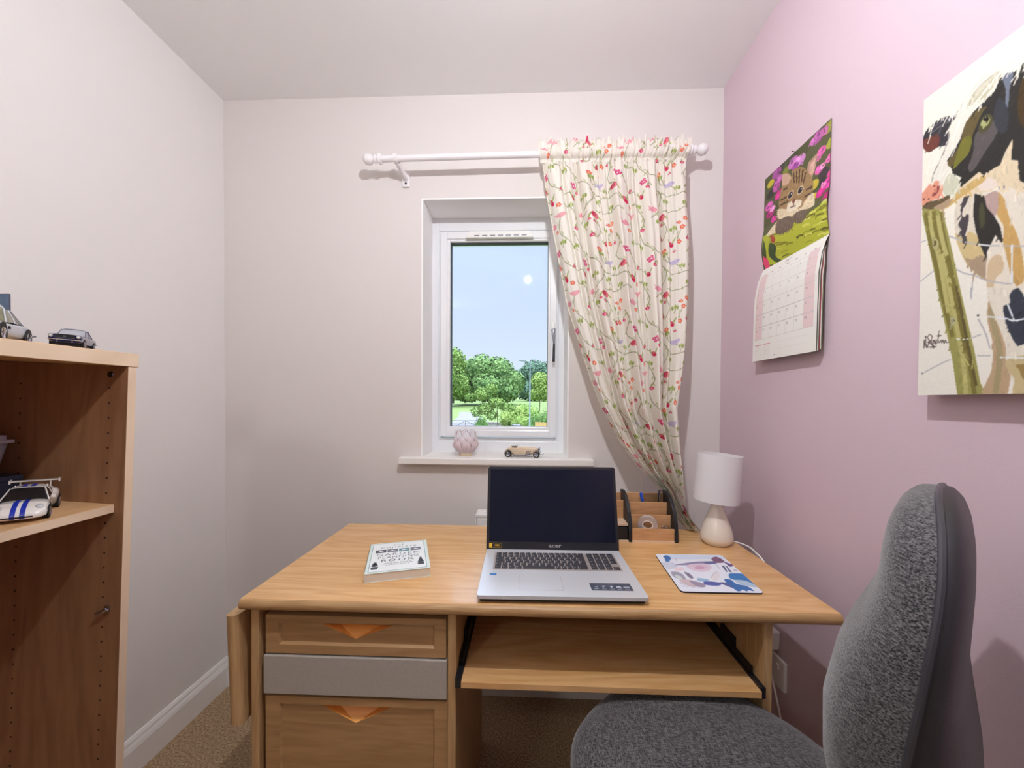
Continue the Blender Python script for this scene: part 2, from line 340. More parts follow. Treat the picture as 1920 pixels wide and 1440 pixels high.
('l',[(0,0.612),(0.043,0.59)],(176,176,180),0.0035),
('l',[(0.11,0.608),(0.133,0.628),(0.159,0.643),(0.188,0.666),(0.238,0.692),(0.252,0.693)],(176,176,180),0.0035),
('l',[(0.157,0.636),(0.152,0.711)],(176,176,180),0.0035),
('l',[(0.172,0.776),(0.191,0.823),(0.202,0.867)],(176,176,180),0.0035),
('l',[(0.019,0.924),(0.076,0.897),(0.1,0.889)],(176,176,180),0.0035),
('l',[(0.172,0.885),(0.204,0.889)],(176,176,180),0.0035),
('l',[(0.151,0.678),(0.152,0.706)],(176,176,180),0.0035),
('l',[(0.154,0.831),(0.179,0.823)],(176,176,180),0.0035),
('l',[(0.17,0.555),(0.196,0.569)],(222,228,232),0.004),
('l',[(0.247,0.588),(0.249,0.692)],(222,228,232),0.004),
('l',[(0.227,0.896),(0.279,0.904),(0.341,0.91)],(222,228,232),0.004),
('l',[(0.194,0.774),(0.236,0.788),(0.256,0.799),(0.277,0.798)],(222,228,232),0.004),
('l',[(0.241,0.75),(0.251,0.782),(0.256,0.799)],(222,228,232),0.004),
('l',[(0.115,0.826),(0.135,0.831),(0.154,0.831)],(222,228,232),0.004),
('e',[(0.171,0.765),(0.172,0.765)],(60,60,60),0),
('e',[(0.013,0.927),(0.014,0.927)],(120,120,120),0),
('l',[(0.017,0.84),(0.018,0.814)],(96,84,80),0.0028),
('l',[(0.017,0.814),(0.025,0.837)],(96,84,80),0.0028),
('l',[(0.025,0.84),(0.021,0.801)],(96,84,80),0.0028),
('l',[(0.021,0.801),(0.035,0.82),(0.027,0.839),(0.038,0.839),(0.049,0.845)],(96,84,80),0.0028),
('l',[(0.027,0.808),(0.034,0.799),(0.042,0.805),(0.04,0.818),(0.03,0.823),(0.04,0.831),(0.053,0.843)],(96,84,80),0.0028),
('l',[(0.046,0.822),(0.041,0.825),(0.045,0.832),(0.049,0.825),(0.047,0.819)],(96,84,80),0.0028),
('l',[(0.051,0.82),(0.053,0.833),(0.056,0.82),(0.057,0.834)],(96,84,80),0.0028),
('l',[(0.057,0.841),(0.038,0.843)],(96,84,80),0.0028),
('l',[(0.06,0.832),(0.064,0.793)],(96,84,80),0.0028),
('l',[(0.057,0.807),(0.07,0.808)],(96,84,80),0.0028),
('l',[(0.061,0.821),(0.066,0.83),(0.07,0.823),(0.073,0.832)],(96,84,80),0.0028),
('l',[(0.073,0.832),(0.076,0.824),(0.08,0.835),(0.083,0.825),(0.087,0.833),(0.093,0.833)],(96,84,80),0.0028)]
CAT=[('e',[(0.972,0.061),(1.042,0.107),(0.973,0.113)],(150,150,60),0),
('e',[(1.004,0.214),(1.066,0.253),(1.005,0.26)],(168,170,60),0),
('e',[(0.646,0.059),(0.747,0.119),(0.648,0.127)],(70,74,36),0),
('e',[(0.47,0.033),(0.561,0.087),(0.471,0.093)],(60,62,40),0),
('e',[(0.277,0.03),(0.357,0.076),(0.278,0.08)],(60,60,50),0),
('e',[(0.111,0.103),(0.176,0.137),(0.112,0.141)],(190,180,50),0),
('e',[(0.113,0.219),(0.19,0.257),(0.115,0.264)],(40,45,40),0),
('e',[(0.923,0.434),(0.989,0.471),(0.924,0.482)],(52,42,50),0),
('e',[(0.91,0.49),(0.954,0.514),(0.91,0.522)],(40,35,40),0),
('e',[(0.803,0.476),(0.866,0.509),(0.804,0.52)],(196,180,60),0),
('e',[(0.806,0.585),(0.853,0.609),(0.807,0.618)],(200,180,60),0),
('e',[(0.377,0.111),(0.435,0.143),(0.378,0.147)],(120,130,50),0),
('e',[(0.992,0.882),(1.048,0.907),(0.993,0.924)],(150,190,60),0),
('e',[(0.974,0.751),(1.059,0.791),(0.976,0.814)],(198,208,110),0),
('e',[(0.839,0.058),(0.915,0.107),(0.841,0.112)],(172,84,158),0),
('e',[(0.818,0.024),(0.845,0.041),(0.818,0.043)],(196,95,180),0),
('e',[(0.829,0.03),(0.848,0.042),(0.829,0.043)],(129,63,118),0),
('e',[(0.805,0.031),(0.832,0.049),(0.805,0.051)],(196,95,180),0),
('e',[(0.878,0.102),(0.897,0.114),(0.878,0.115)],(129,63,118),0),
('e',[(0.859,0.056),(0.886,0.073),(0.86,0.075)],(196,95,180),0),
('e',[(0.842,0.046),(0.862,0.058),(0.843,0.06)],(129,63,118),0),
('e',[(0.777,0.062),(0.825,0.092),(0.778,0.095)],(196,110,180),0),
('e',[(0.761,0.039),(0.778,0.05),(0.761,0.051)],(223,125,205),0),
('e',[(0.761,0.069),(0.773,0.076),(0.761,0.077)],(147,82,135),0),
('e',[(0.793,0.082),(0.81,0.092),(0.793,0.093)],(223,125,205),0),
('e',[(0.794,0.061),(0.806,0.068),(0.794,0.069)],(147,82,135),0),
('e',[(0.768,0.061),(0.785,0.071),(0.768,0.072)],(223,125,205),0),
('e',[(0.791,0.084),(0.803,0.092),(0.791,0.093)],(147,82,135),0),
('e',[(0.914,0.059),(0.967,0.093),(0.915,0.097)],(186,100,160),0),
('e',[(0.934,0.056),(0.953,0.069),(0.934,0.07)],(212,113,182),0),
('e',[(0.921,0.071),(0.934,0.08),(0.921,0.081)],(139,75,120),0),
('e',[(0.914,0.047),(0.933,0.059),(0.914,0.06)],(212,113,182),0),
('e',[(0.912,0.039),(0.925,0.048),(0.912,0.049)],(139,75,120),0),
('e',[(0.937,0.088),(0.956,0.1),(0.938,0.101)],(212,113,182),0),
('e',[(0.917,0.052),(0.93,0.061),(0.917,0.061)],(139,75,120),0),
('e',[(0.888,0.221),(0.948,0.257),(0.889,0.263)],(218,96,170),0),
('e',[(0.913,0.239),(0.934,0.251),(0.913,0.254)],(248,109,193),0),
('e',[(0.916,0.255),(0.931,0.264),(0.917,0.266)],(163,72,127),0),
('e',[(0.889,0.217),(0.91,0.23),(0.889,0.232)],(248,109,193),0),
('e',[(0.895,0.222),(0.91,0.231),(0.896,0.232)],(163,72,127),0),
('e',[(0.867,0.2),(0.889,0.213),(0.868,0.215)],(248,109,193),0),
('e',[(0.91,0.211),(0.925,0.22),(0.91,0.222)],(163,72,127),0),
('e',[(0.836,0.248),(0.882,0.275),(0.837,0.281)],(225,120,180),0),
('e',[(0.815,0.24),(0.831,0.249),(0.816,0.251)],(255,136,205),0),
('e',[(0.824,0.242),(0.836,0.249),(0.824,0.251)],(168,90,135),0),
('e',[(0.835,0.242),(0.851,0.252),(0.835,0.254)],(255,136,205),0),
('e',[(0.863,0.253),(0.875,0.259),(0.864,0.261)],(168,90,135),0),
('e',[(0.832,0.236),(0.848,0.246),(0.832,0.247)],(255,136,205),0),
('e',[(0.844,0.244),(0.855,0.251),(0.844,0.252)],(168,90,135),0),
('e',[(0.489,0.092),(0.571,0.138),(0.491,0.145)],(190,112,182),0),
('e',[(0.478,0.098),(0.507,0.114),(0.478,0.116)],(216,127,207),0),
('e',[(0.471,0.085),(0.492,0.097),(0.472,0.098)],(142,84,136),0),
('e',[(0.522,0.089),(0.551,0.106),(0.523,0.108)],(216,127,207),0),
('e',[(0.445,0.048),(0.466,0.061),(0.445,0.062)],(142,84,136),0),
('e',[(0.512,0.11),(0.54,0.127),(0.512,0.129)],(216,127,207),0),
('e',[(0.463,0.066),(0.484,0.078),(0.463,0.079)],(142,84,136),0),
('e',[(0.597,0.131),(0.675,0.176),(0.599,0.183)],(206,140,200),0),
('e',[(0.571,0.114),(0.599,0.13),(0.572,0.132)],(234,159,227),0),
('e',[(0.554,0.118),(0.574,0.129),(0.554,0.131)],(154,105,150),0),
('e',[(0.629,0.172),(0.656,0.188),(0.629,0.19)],(234,159,227),0),
('e',[(0.62,0.172),(0.639,0.183),(0.62,0.185)],(154,105,150),0),
('e',[(0.558,0.097),(0.586,0.114),(0.559,0.116)],(234,159,227),0),
('e',[(0.641,0.173),(0.66,0.184),(0.642,0.186)],(154,105,150),0),
('e',[(0.527,0.148),(0.581,0.178),(0.528,0.183)],(160,70,160),0),
('e',[(0.523,0.161),(0.541,0.171),(0.523,0.173)],(182,79,182),0),
('e',[(0.535,0.166),(0.549,0.173),(0.535,0.174)],(120,52,120),0),
('e',[(0.515,0.13),(0.534,0.141),(0.516,0.143)],(182,79,182),0),
('e',[(0.523,0.13),(0.537,0.138),(0.523,0.139)],(120,52,120),0),
('e',[(0.521,0.16),(0.54,0.171),(0.521,0.172)],(182,79,182),0),
('e',[(0.515,0.121),(0.529,0.129),(0.516,0.13)],(120,52,120),0),
('e',[(0.215,0.046),(0.298,0.091),(0.217,0.097)],(160,80,150),0),
('e',[(0.176,0.008),(0.206,0.024),(0.177,0.026)],(182,91,170),0),
('e',[(0.244,0.053),(0.265,0.065),(0.244,0.066)],(120,60,112),0),
('e',[(0.197,0.016),(0.227,0.032),(0.198,0.033)],(182,91,170),0),
('e',[(0.264,0.068),(0.284,0.079),(0.264,0.081)],(120,60,112),0),
('e',[(0.19,0.01),(0.22,0.026),(0.191,0.028)],(182,91,170),0),
('e',[(0.169,0.001),(0.191,0.013),(0.17,0.014)],(120,60,112),0),
('e',[(0.249,0.138),(0.326,0.179),(0.25,0.186)],(182,100,168),0),
('e',[(0.262,0.129),(0.289,0.144),(0.263,0.146)],(207,113,191),0),
('e',[(0.205,0.114),(0.225,0.125),(0.205,0.127)],(136,75,126),0),
('e',[(0.23,0.152),(0.258,0.166),(0.23,0.168)],(207,113,191),0),
('e',[(0.213,0.121),(0.233,0.131),(0.213,0.133)],(136,75,126),0),
('e',[(0.27,0.145),(0.298,0.16),(0.271,0.162)],(207,113,191),0),
('e',[(0.295,0.161),(0.314,0.171),(0.295,0.173)],(136,75,126),0),
('e',[(0.22,0.197),(0.29,0.233),(0.221,0.24)],(170,80,150),0),
('e',[(0.201,0.184),(0.226,0.197),(0.201,0.199)],(193,91,170),0),
('e',[(0.179,0.172),(0.197,0.182),(0.179,0.183)],(127,60,112),0),
('e',[(0.202,0.204),(0.227,0.217),(0.202,0.22)],(193,91,170),0),
('e',[(0.248,0.211),(0.265,0.221),(0.248,0.222)],(127,60,112),0),
('e',[(0.185,0.169),(0.211,0.182),(0.186,0.184)],(193,91,170),0),
('e',[(0.197,0.171),(0.215,0.18),(0.197,0.181)],(127,60,112),0),
('e',[(0.273,0.299),(0.354,0.339),(0.275,0.348)],(205,52,145),0),
('e',[(0.252,0.306),(0.281,0.32),(0.252,0.324)],(233,59,165),0),
('e',[(0.237,0.254),(0.258,0.265),(0.238,0.267)],(153,39,108),0),
('e',[(0.308,0.319),(0.337,0.333),(0.309,0.337)],(233,59,165),0),
('e',[(0.321,0.317),(0.341,0.327),(0.322,0.329)],(153,39,108),0),
('e',[(0.306,0.323),(0.334,0.337),(0.307,0.34)],(233,59,165),0),
('e',[(0.302,0.328),(0.322,0.337),(0.303,0.34)],(153,39,108),0),
('e',[(0.095,0.338),(0.172,0.373),(0.096,0.383)],(210,100,180),0),
('e',[(0.094,0.319),(0.121,0.332),(0.094,0.335)],(239,113,205),0),
('e',[(0.068,0.345),(0.088,0.354),(0.069,0.357)],(157,75,135),0),
('e',[(0.126,0.371),(0.153,0.384),(0.127,0.387)],(239,113,205),0),
('e',[(0.08,0.339),(0.099,0.348),(0.08,0.35)],(157,75,135),0),
('e',[(0.118,0.355),(0.145,0.368),(0.119,0.371)],(239,113,205),0),
('e',[(0.124,0.353),(0.143,0.362),(0.124,0.364)],(157,75,135),0),
('e',[(0.119,0.425),(0.197,0.461),(0.12,0.472)],(170,46,120),0),
('e',[(0.132,0.44),(0.159,0.452),(0.132,0.456)],(193,52,136),0),
('e',[(0.098,0.439),(0.117,0.448),(0.098,0.451)],(127,34,90),0),
('e',[(0.154,0.422),(0.182,0.434),(0.155,0.438)],(193,52,136),0),
('e',[(0.164,0.471),(0.183,0.48),(0.164,0.483)],(127,34,90),0),
('e',[(0.132,0.41),(0.159,0.423),(0.132,0.426)],(193,52,136),0),
('e',[(0.156,0.422),(0.176,0.431),(0.157,0.433)],(127,34,90),0),
('e',[(0.186,0.518),(0.241,0.542),(0.187,0.552)],(206,60,150),0),
('e',[(0.212,0.535),(0.231,0.544),(0.212,0.547)],(234,68,170),0),
('e',[(0.156,0.492),(0.17,0.499),(0.156,0.501)],(154,45,112),0),
('e',[(0.193,0.524),(0.213,0.532),(0.194,0.535)],(234,68,170),0),
('e',[(0.203,0.542),(0.217,0.548),(0.203,0.551)],(154,45,112),0),
('e',[(0.17,0.495),(0.189,0.504),(0.17,0.507)],(234,68,170),0),
('e',[(0.213,0.511),(0.227,0.518),(0.214,0.52)],(154,45,112),0),
('e',[(0.161,0.394),(0.212,0.418),(0.162,0.425)],(230,160,210),0),
('e',[(0.18,0.391),(0.199,0.4),(0.181,0.402)],(255,182,239),0),
('e',[(0.181,0.414),(0.194,0.419),(0.181,0.421)],(172,120,157),0),
('e',[(0.181,0.405),(0.199,0.413),(0.181,0.415)],(255,182,239),0),
('e',[(0.184,0.394),(0.197,0.4),(0.185,0.402)],(172,120,157),0),
('e',[(0.17,0.393),(0.188,0.401),(0.171,0.404)],(255,182,239),0),
('e',[(0.186,0.415),(0.199,0.421),(0.186,0.423)],(172,120,157),0),
('e',[(0.862,0.369),(0.916,0.4),(0.863,0.408)],(222,100,176),0),
('e',[(0.86,0.369),(0.88,0.38),(0.861,0.383)],(253,113,200),0),
('e',[(0.83,0.33),(0.844,0.338),(0.83,0.339)],(166,75,132),0),
('e',[(0.867,0.372),(0.886,0.382),(0.867,0.385)],(253,113,200),0),
('e',[(0.886,0.388),(0.9,0.395),(0.886,0.397)],(166,75,132),0),
('e',[(0.842,0.353),(0.861,0.363),(0.842,0.366)],(253,113,200),0),
('e',[(0.88,0.38),(0.893,0.388),(0.88,0.39)],(166,75,132),0),
('e',[(0.907,0.363),(0.945,0.384),(0.907,0.39)],(240,150,200),0),
('e',[(0.888,0.361),(0.901,0.369),(0.888,0.371)],(255,170,227),0),
('e',[(0.921,0.357),(0.931,0.363),(0.921,0.364)],(180,112,150),0),
('e',[(0.908,0.36),(0.922,0.368),(0.909,0.37)],(255,170,227),0),
('e',[(0.92,0.364),(0.93,0.369),(0.92,0.371)],(180,112,150),0),
('e',[(0.896,0.356),(0.91,0.364),(0.896,0.366)],(255,170,227),0),
('e',[(0.928,0.362),(0.938,0.367),(0.928,0.368)],(180,112,150),0),
('e',[(0.993,0.34),(1.044,0.369),(0.993,0.377)],(226,110,176),0),
('e',[(0.973,0.333),(0.991,0.343),(0.973,0.346)],(255,125,200),0),
('e',[(1.016,0.354),(1.029,0.362),(1.017,0.363)],(169,82,132),0),
('e',[(0.99,0.351),(1.007,0.362),(0.99,0.364)],(255,125,200),0),
('e',[(1.009,0.33),(1.022,0.338),(1.009,0.34)],(169,82,132),0),
('e',[(1.012,0.34),(1.03,0.35),(1.012,0.353)],(255,125,200),0),
('e',[(0.981,0.348),(0.994,0.355),(0.981,0.357)],(169,82,132),0),
('e',[(0.983,0.55),(1.047,0.583),(0.985,0.597)],(224,60,160),0),
('e',[(0.979,0.561),(1.002,0.573),(0.979,0.578)],(255,68,182),0),
('e',[(0.958,0.557),(0.975,0.566),(0.958,0.569)],(168,45,120),0),
('e',[(0.962,0.522),(0.985,0.534),(0.962,0.539)],(255,68,182),0),
('e',[(0.983,0.54),(0.999,0.549),(0.983,0.552)],(168,45,120),0),
('e',[(0.987,0.57),(1.009,0.582),(0.987,0.586)],(255,68,182),0),
('e',[(0.999,0.531),(1.015,0.539),(0.999,0.542)],(168,45,120),0),
('e',[(0.897,0.589),(0.957,0.619),(0.898,0.631)],(206,36,140),0),
('e',[(0.886,0.585),(0.907,0.596),(0.887,0.6)],(234,41,159),0),
('e',[(0.896,0.599),(0.912,0.607),(0.897,0.61)],(154,27,105),0),
('e',[(0.896,0.57),(0.917,0.581),(0.896,0.585)],(234,41,159),0),
('e',[(0.879,0.597),(0.894,0.605),(0.88,0.608)],(154,27,105),0),
('e',[(0.889,0.596),(0.91,0.606),(0.889,0.611)],(234,41,159),0),
('e',[(0.932,0.613),(0.947,0.62),(0.933,0.623)],(154,27,105),0),
('e',[(0.986,0.654),(1.029,0.675),(0.987,0.685)],(190,30,120),0),
('e',[(0.994,0.661),(1.009,0.668),(0.994,0.672)],(216,34,136),0),
('e',[(0.977,0.664),(0.988,0.67),(0.977,0.672)],(142,22,90),0),
('e',[(0.985,0.666),(1,0.673),(0.985,0.677)],(216,34,136),0),
('e',[(0.976,0.662),(0.987,0.668),(0.976,0.67)],(142,22,90),0),
('e',[(0.999,0.663),(1.013,0.671),(0.999,0.674)],(216,34,136),0),
('e',[(0.983,0.639),(0.993,0.644),(0.983,0.647)],(142,22,90),0),
('e',[(1.01,0.482),(1.052,0.505),(1.011,0.513)],(218,70,150),0),
('e',[(1.021,0.484),(1.036,0.492),(1.022,0.495)],(248,79,170),0),
('e',[(1.018,0.473),(1.028,0.479),(1.018,0.481)],(163,52,112),0),
('e',[(0.992,0.461),(1.007,0.47),(0.992,0.472)],(248,79,170),0),
('e',[(1.025,0.479),(1.036,0.485),(1.026,0.487)],(163,52,112),0),
('e',[(1.027,0.488),(1.042,0.496),(1.027,0.499)],(248,79,170),0),
('e',[(1.014,0.479),(1.024,0.485),(1.014,0.487)],(163,52,112),0),
('e',[(0.926,0.54),(0.961,0.558),(0.926,0.566)],(244,130,190),0),
('e',[(0.93,0.532),(0.942,0.539),(0.93,0.541)],(255,148,216),0),
('e',[(0.922,0.551),(0.931,0.556),(0.922,0.557)],(183,97,142),0),
('e',[(0.914,0.538),(0.927,0.545),(0.914,0.547)],(255,148,216),0),
('e',[(0.918,0.53),(0.927,0.535),(0.918,0.537)],(183,97,142),0),
('e',[(0.908,0.519),(0.921,0.526),(0.909,0.528)],(255,148,216),0),
('e',[(0.945,0.56),(0.954,0.565),(0.945,0.567)],(183,97,142),0),
('p',[(0.057,1.024),(0.009,0.637),(0.124,0.632),(0.262,0.65),(0.577,0.713),(0.729,0.713),(0.87,0.713),(0.988,0.716),(1.044,0.754),(1.051,1.021)],(176,184,52),0),
('l',[(0.862,0.961),(0.9,0.96),(0.944,0.971)],(214,214,110),0.014),
('l',[(0.231,0.868),(0.282,0.868),(0.343,0.881)],(200,204,80),0.014),
('l',[(0.743,1.017),(0.783,1.015),(0.83,1.026)],(214,214,110),0.014),
('l',[(0.829,1.009),(0.867,1.008),(0.912,1.018)],(214,214,110),0.014),
('l',[(0.245,0.829),(0.296,0.83),(0.356,0.844)],(120,120,28),0.014),
('l',[(0.702,0.966),(0.743,0.965),(0.791,0.976)],(150,156,36),0.014),
('l',[(0.904,0.927),(0.941,0.926),(0.985,0.938)],(92,88,24),0.014),
('l',[(0.319,0.837),(0.368,0.838),(0.426,0.852)],(120,120,28),0.014),
('l',[(0.395,0.75),(0.442,0.752),(0.498,0.766)],(150,156,36),0.014),
('l',[(0.625,0.867),(0.667,0.867),(0.718,0.88)],(200,204,80),0.014),
('l',[(0.94,0.846),(0.976,0.846),(1.018,0.858)],(200,204,80),0.014),
('l',[(0.995,0.825),(1.03,0.826),(1.071,0.838)],(200,204,80),0.014),
('l',[(0.498,0.685),(0.543,0.688),(0.596,0.703)],(120,120,28),0.014),
('l',[(0.939,0.862),(0.975,0.863),(1.018,0.874)],(92,88,24),0.014),
('l',[(0.696,0.819),(0.737,0.819),(0.785,0.832)],(200,204,80),0.014),
('l',[(0.702,0.753),(0.743,0.755),(0.791,0.768)],(214,214,110),0.014),
('l',[(0.552,1.009),(0.597,1.007),(0.649,1.018)],(150,156,36),0.014),
('l',[(0.685,0.801),(0.727,0.802),(0.775,0.815)],(214,214,110),0.014),
('l',[(0.821,0.863),(0.86,0.863),(0.905,0.875)],(200,204,80),0.014),
('l',[(0.937,0.954),(0.973,0.953),(1.016,0.964)],(120,120,28),0.014),
('l',[(0.957,0.753),(0.993,0.754),(1.035,0.767)],(120,120,28),0.014),
('l',[(0.977,0.781),(1.012,0.783),(1.054,0.795)],(92,88,24),0.014),
('l',[(0.756,0.879),(0.796,0.879),(0.844,0.891)],(92,88,24),0.014),
('l',[(0.346,0.851),(0.395,0.852),(0.452,0.865)],(120,120,28),0.014),
('l',[(0.816,0.779),(0.854,0.78),(0.9,0.793)],(150,156,36),0.014),
('l',[(0.139,0.743),(0.192,0.745),(0.255,0.761)],(150,156,36),0.014),
('l',[(0.693,0.903),(0.734,0.902),(0.783,0.914)],(120,120,28),0.014),
('l',[(0.802,0.914),(0.841,0.914),(0.887,0.925)],(120,120,28),0.014),
('l',[(0.925,0.937),(0.962,0.936),(1.005,0.947)],(92,88,24),0.014),
('l',[(0.449,0.676),(0.496,0.678),(0.55,0.694)],(92,88,24),0.014),
('l',[(0.226,0.803),(0.278,0.804),(0.338,0.819)],(120,120,28),0.014),
('l',[(0.896,0.867),(0.933,0.868),(0.976,0.879)],(214,214,110),0.014),
('l',[(0.463,0.733),(0.509,0.735),(0.563,0.75)],(150,156,36),0.014),
('l',[(0.604,0.869),(0.647,0.869),(0.698,0.881)],(150,156,36),0.014),
('l',[(0.909,0.823),(0.946,0.824),(0.989,0.836)],(200,204,80),0.014),
('l',[(0.121,1.016),(0.176,1.014),(0.239,1.026)],(150,156,36),0.014),
('l',[(0.919,0.735),(0.955,0.736),(0.999,0.749)],(120,120,28),0.014),
('l',[(0.141,0.684),(0.195,0.687),(0.258,0.704)],(92,88,24),0.014),
('l',[(0.877,0.792),(0.914,0.793),(0.958,0.806)],(92,88,24),0.014),
('l',[(0.056,0.989),(0.111,0.988),(0.177,1)],(92,88,24),0.014),
('l',[(0.264,0.958),(0.314,0.957),(0.374,0.97)],(200,204,80),0.014),
('l',[(0.422,0.732),(0.469,0.734),(0.524,0.749)],(92,88,24),0.014),
('l',[(0.668,0.735),(0.71,0.736),(0.759,0.75)],(92,88,24),0.014),
('l',[(0.943,0.833),(0.979,0.834),(1.021,0.846)],(200,204,80),0.014),
('l',[(0.68,0.713),(0.721,0.715),(0.77,0.73)],(120,120,28),0.014),
('l',[(0.342,0.971),(0.391,0.97),(0.448,0.982)],(92,88,24),0.014),
('l',[(0.398,0.985),(0.445,0.984),(0.502,0.995)],(150,156,36),0.014),
('l',[(0.862,0.747),(0.9,0.748),(0.944,0.762)],(120,120,28),0.014),
('l',[(0.939,0.984),(0.975,0.983),(1.017,0.993)],(214,214,110),0.014),
('l',[(0.688,0.869),(0.729,0.87),(0.778,0.882)],(150,156,36),0.014),
('l',[(0.961,0.784),(0.997,0.785),(1.039,0.798)],(214,214,110),0.014),
('l',[(0.588,0.87),(0.631,0.871),(0.682,0.883)],(92,88,24),0.014),
('l',[(0.779,0.725),(0.819,0.727),(0.865,0.74)],(214,214,110),0.014),
('l',[(0.426,0.882),(0.473,0.882),(0.528,0.895)],(120,120,28),0.014),
('l',[(0.768,0.747),(0.807,0.749),(0.854,0.762)],(92,88,24),0.014),
('l',[(0.888,0.746),(0.926,0.748),(0.969,0.761)],(120,120,28),0.014),
('l',[(0.706,0.9),(0.747,0.9),(0.795,0.912)],(214,214,110),0.014),
('l',[(0.937,1.01),(0.973,1.009),(1.016,1.019)],(214,214,110),0.014),
('l',[(0.565,0.737),(0.609,0.738),(0.66,0.752)],(150,156,36),0.014),
('l',[(0.334,0.927),(0.383,0.927),(0.441,0.94)],(150,156,36),0.014),
('b',[(0.249,0.559),(0.081,0.646),(0.232,0.681),(0.312,0.635),(0.3,0.556)],(222,208,176),0),
('b',[(0.279,0.498),(0.482,0.531),(0.726,0.579),(0.773,0.537),(0.808,0.662),(0.729,0.679),(0.575,0.632),(0.487,0.709),(0.273,0.692),(0.24,0.605)],(120,98,74),0),
('b',[(0.277,0.448),(0.482,0.543),(0.677,0.589),(0.773,0.526),(0.839,0.666),(0.744,0.665),(0.61,0.625),(0.485,0.626),(0.331,0.582),(0.253,0.523)],(220,204,170),0),
('p',[(0.686,0.304),(0.717,0.222),(0.827,0.202),(0.836,0.248),(0.815,0.332),(0.769,0.394)],(176,140,118),0),
('p',[(0.719,0.323),(0.75,0.252),(0.813,0.234),(0.799,0.323),(0.769,0.372)],(214,176,160),0),
('b',[(0.319,0.127),(0.417,0.156),(0.484,0.228),(0.473,0.164),(0.599,0.198),(0.685,0.271),(0.769,0.394),(0.791,0.502),(0.742,0.576),(0.677,0.606),(0.483,0.557),(0.368,0.492),(0.279,0.437),(0.284,0.316),(0.314,0.246)],(154,124,84),0),
('b',[(0.313,0.197),(0.319,0.121),(0.397,0.152),(0.465,0.23),(0.419,0.265),(0.332,0.243)],(196,162,140),0),
('b',[(0.425,0.469),(0.508,0.474),(0.624,0.53),(0.609,0.579),(0.502,0.575),(0.407,0.532)],(232,222,200),0),
('b',[(0.676,0.566),(0.773,0.526),(0.742,0.587),(0.66,0.615)],(226,212,180),0),
('l',[(0.501,0.203),(0.513,0.302)],(70,54,38),0.016),
('l',[(0.547,0.21),(0.553,0.323)],(70,54,38),0.016),
('l',[(0.591,0.218),(0.589,0.342)],(70,54,38),0.016),
('l',[(0.635,0.254),(0.628,0.352)],(70,54,38),0.016),
('l',[(0.678,0.3),(0.654,0.377)],(70,54,38),0.016),
('l',[(0.306,0.376),(0.404,0.388)],(70,54,38),0.016),
('l',[(0.307,0.425),(0.424,0.445)],(70,54,38),0.016),
('l',[(0.698,0.466),(0.772,0.482)],(70,54,38),0.016),
('l',[(0.675,0.521),(0.757,0.529)],(70,54,38),0.016),
('l',[(0.343,0.285),(0.402,0.303)],(70,54,38),0.016),
('e',[(0.46,0.398),(0.509,0.422),(0.461,0.436)],(214,196,160),0),
('e',[(0.46,0.398),(0.498,0.416),(0.461,0.429)],(52,48,58),0),
('e',[(0.466,0.4),(0.487,0.411),(0.466,0.418)],(16,14,18),0),
('e',[(0.475,0.393),(0.484,0.398),(0.475,0.399)],(240,240,240),0),
('e',[(0.608,0.426),(0.653,0.448),(0.609,0.462)],(214,196,160),0),
('e',[(0.608,0.426),(0.643,0.443),(0.609,0.455)],(52,48,58),0),
('e',[(0.613,0.428),(0.632,0.438),(0.614,0.446)],(16,14,18),0),
('e',[(0.622,0.421),(0.63,0.426),(0.622,0.427)],(240,240,240),0),
('b',[(0.49,0.465),(0.535,0.475),(0.521,0.506),(0.503,0.501)],(120,66,58),0),
('l',[(0.509,0.503),(0.51,0.533),(0.463,0.523)],(80,50,40),0.008),
('l',[(0.51,0.533),(0.546,0.547)],(80,50,40),0.008),
('b',[(0.291,0.589),(0.389,0.584),(0.503,0.634),(0.545,0.734),(0.422,0.755),(0.263,0.698)],(98,84,72),0),
('b',[(0.557,0.624),(0.644,0.641),(0.715,0.662),(0.73,0.73),(0.647,0.76),(0.544,0.687)],(98,84,72),0),
('l',[(0.361,0.595),(0.314,0.697)],(150,132,110),0.006),
('l',[(0.404,0.614),(0.358,0.715)],(150,132,110),0.006),
('l',[(0.446,0.632),(0.401,0.732)],(150,132,110),0.006),
('l',[(0.487,0.65),(0.443,0.75)],(150,132,110),0.006),
('l',[(0.527,0.668),(0.484,0.767)],(150,132,110),0.006),
('l',[(0.61,0.636),(0.595,0.727)],(150,132,110),0.006),
('l',[(0.648,0.654),(0.633,0.743)],(150,132,110),0.006),
('l',[(0.685,0.671),(0.671,0.759)],(150,132,110),0.006),
('b',[(0.041,0.845),(0.099,0.916),(0.113,1.023),(0.057,1.024),(0.016,0.94)],(226,66,116),0),
('b',[(0.16,0.76),(0.267,0.838),(0.238,0.927),(0.322,1.005),(0.219,0.982),(0.131,0.876)],(58,78,42),0),
('b',[(0.037,0.687),(0.085,0.795),(0.076,0.895),(0.029,0.827)],(60,80,40),0),
('b',[(0.169,0.675),(0.255,0.746),(0.235,0.788),(0.181,0.743)],(170,66,50),0)]
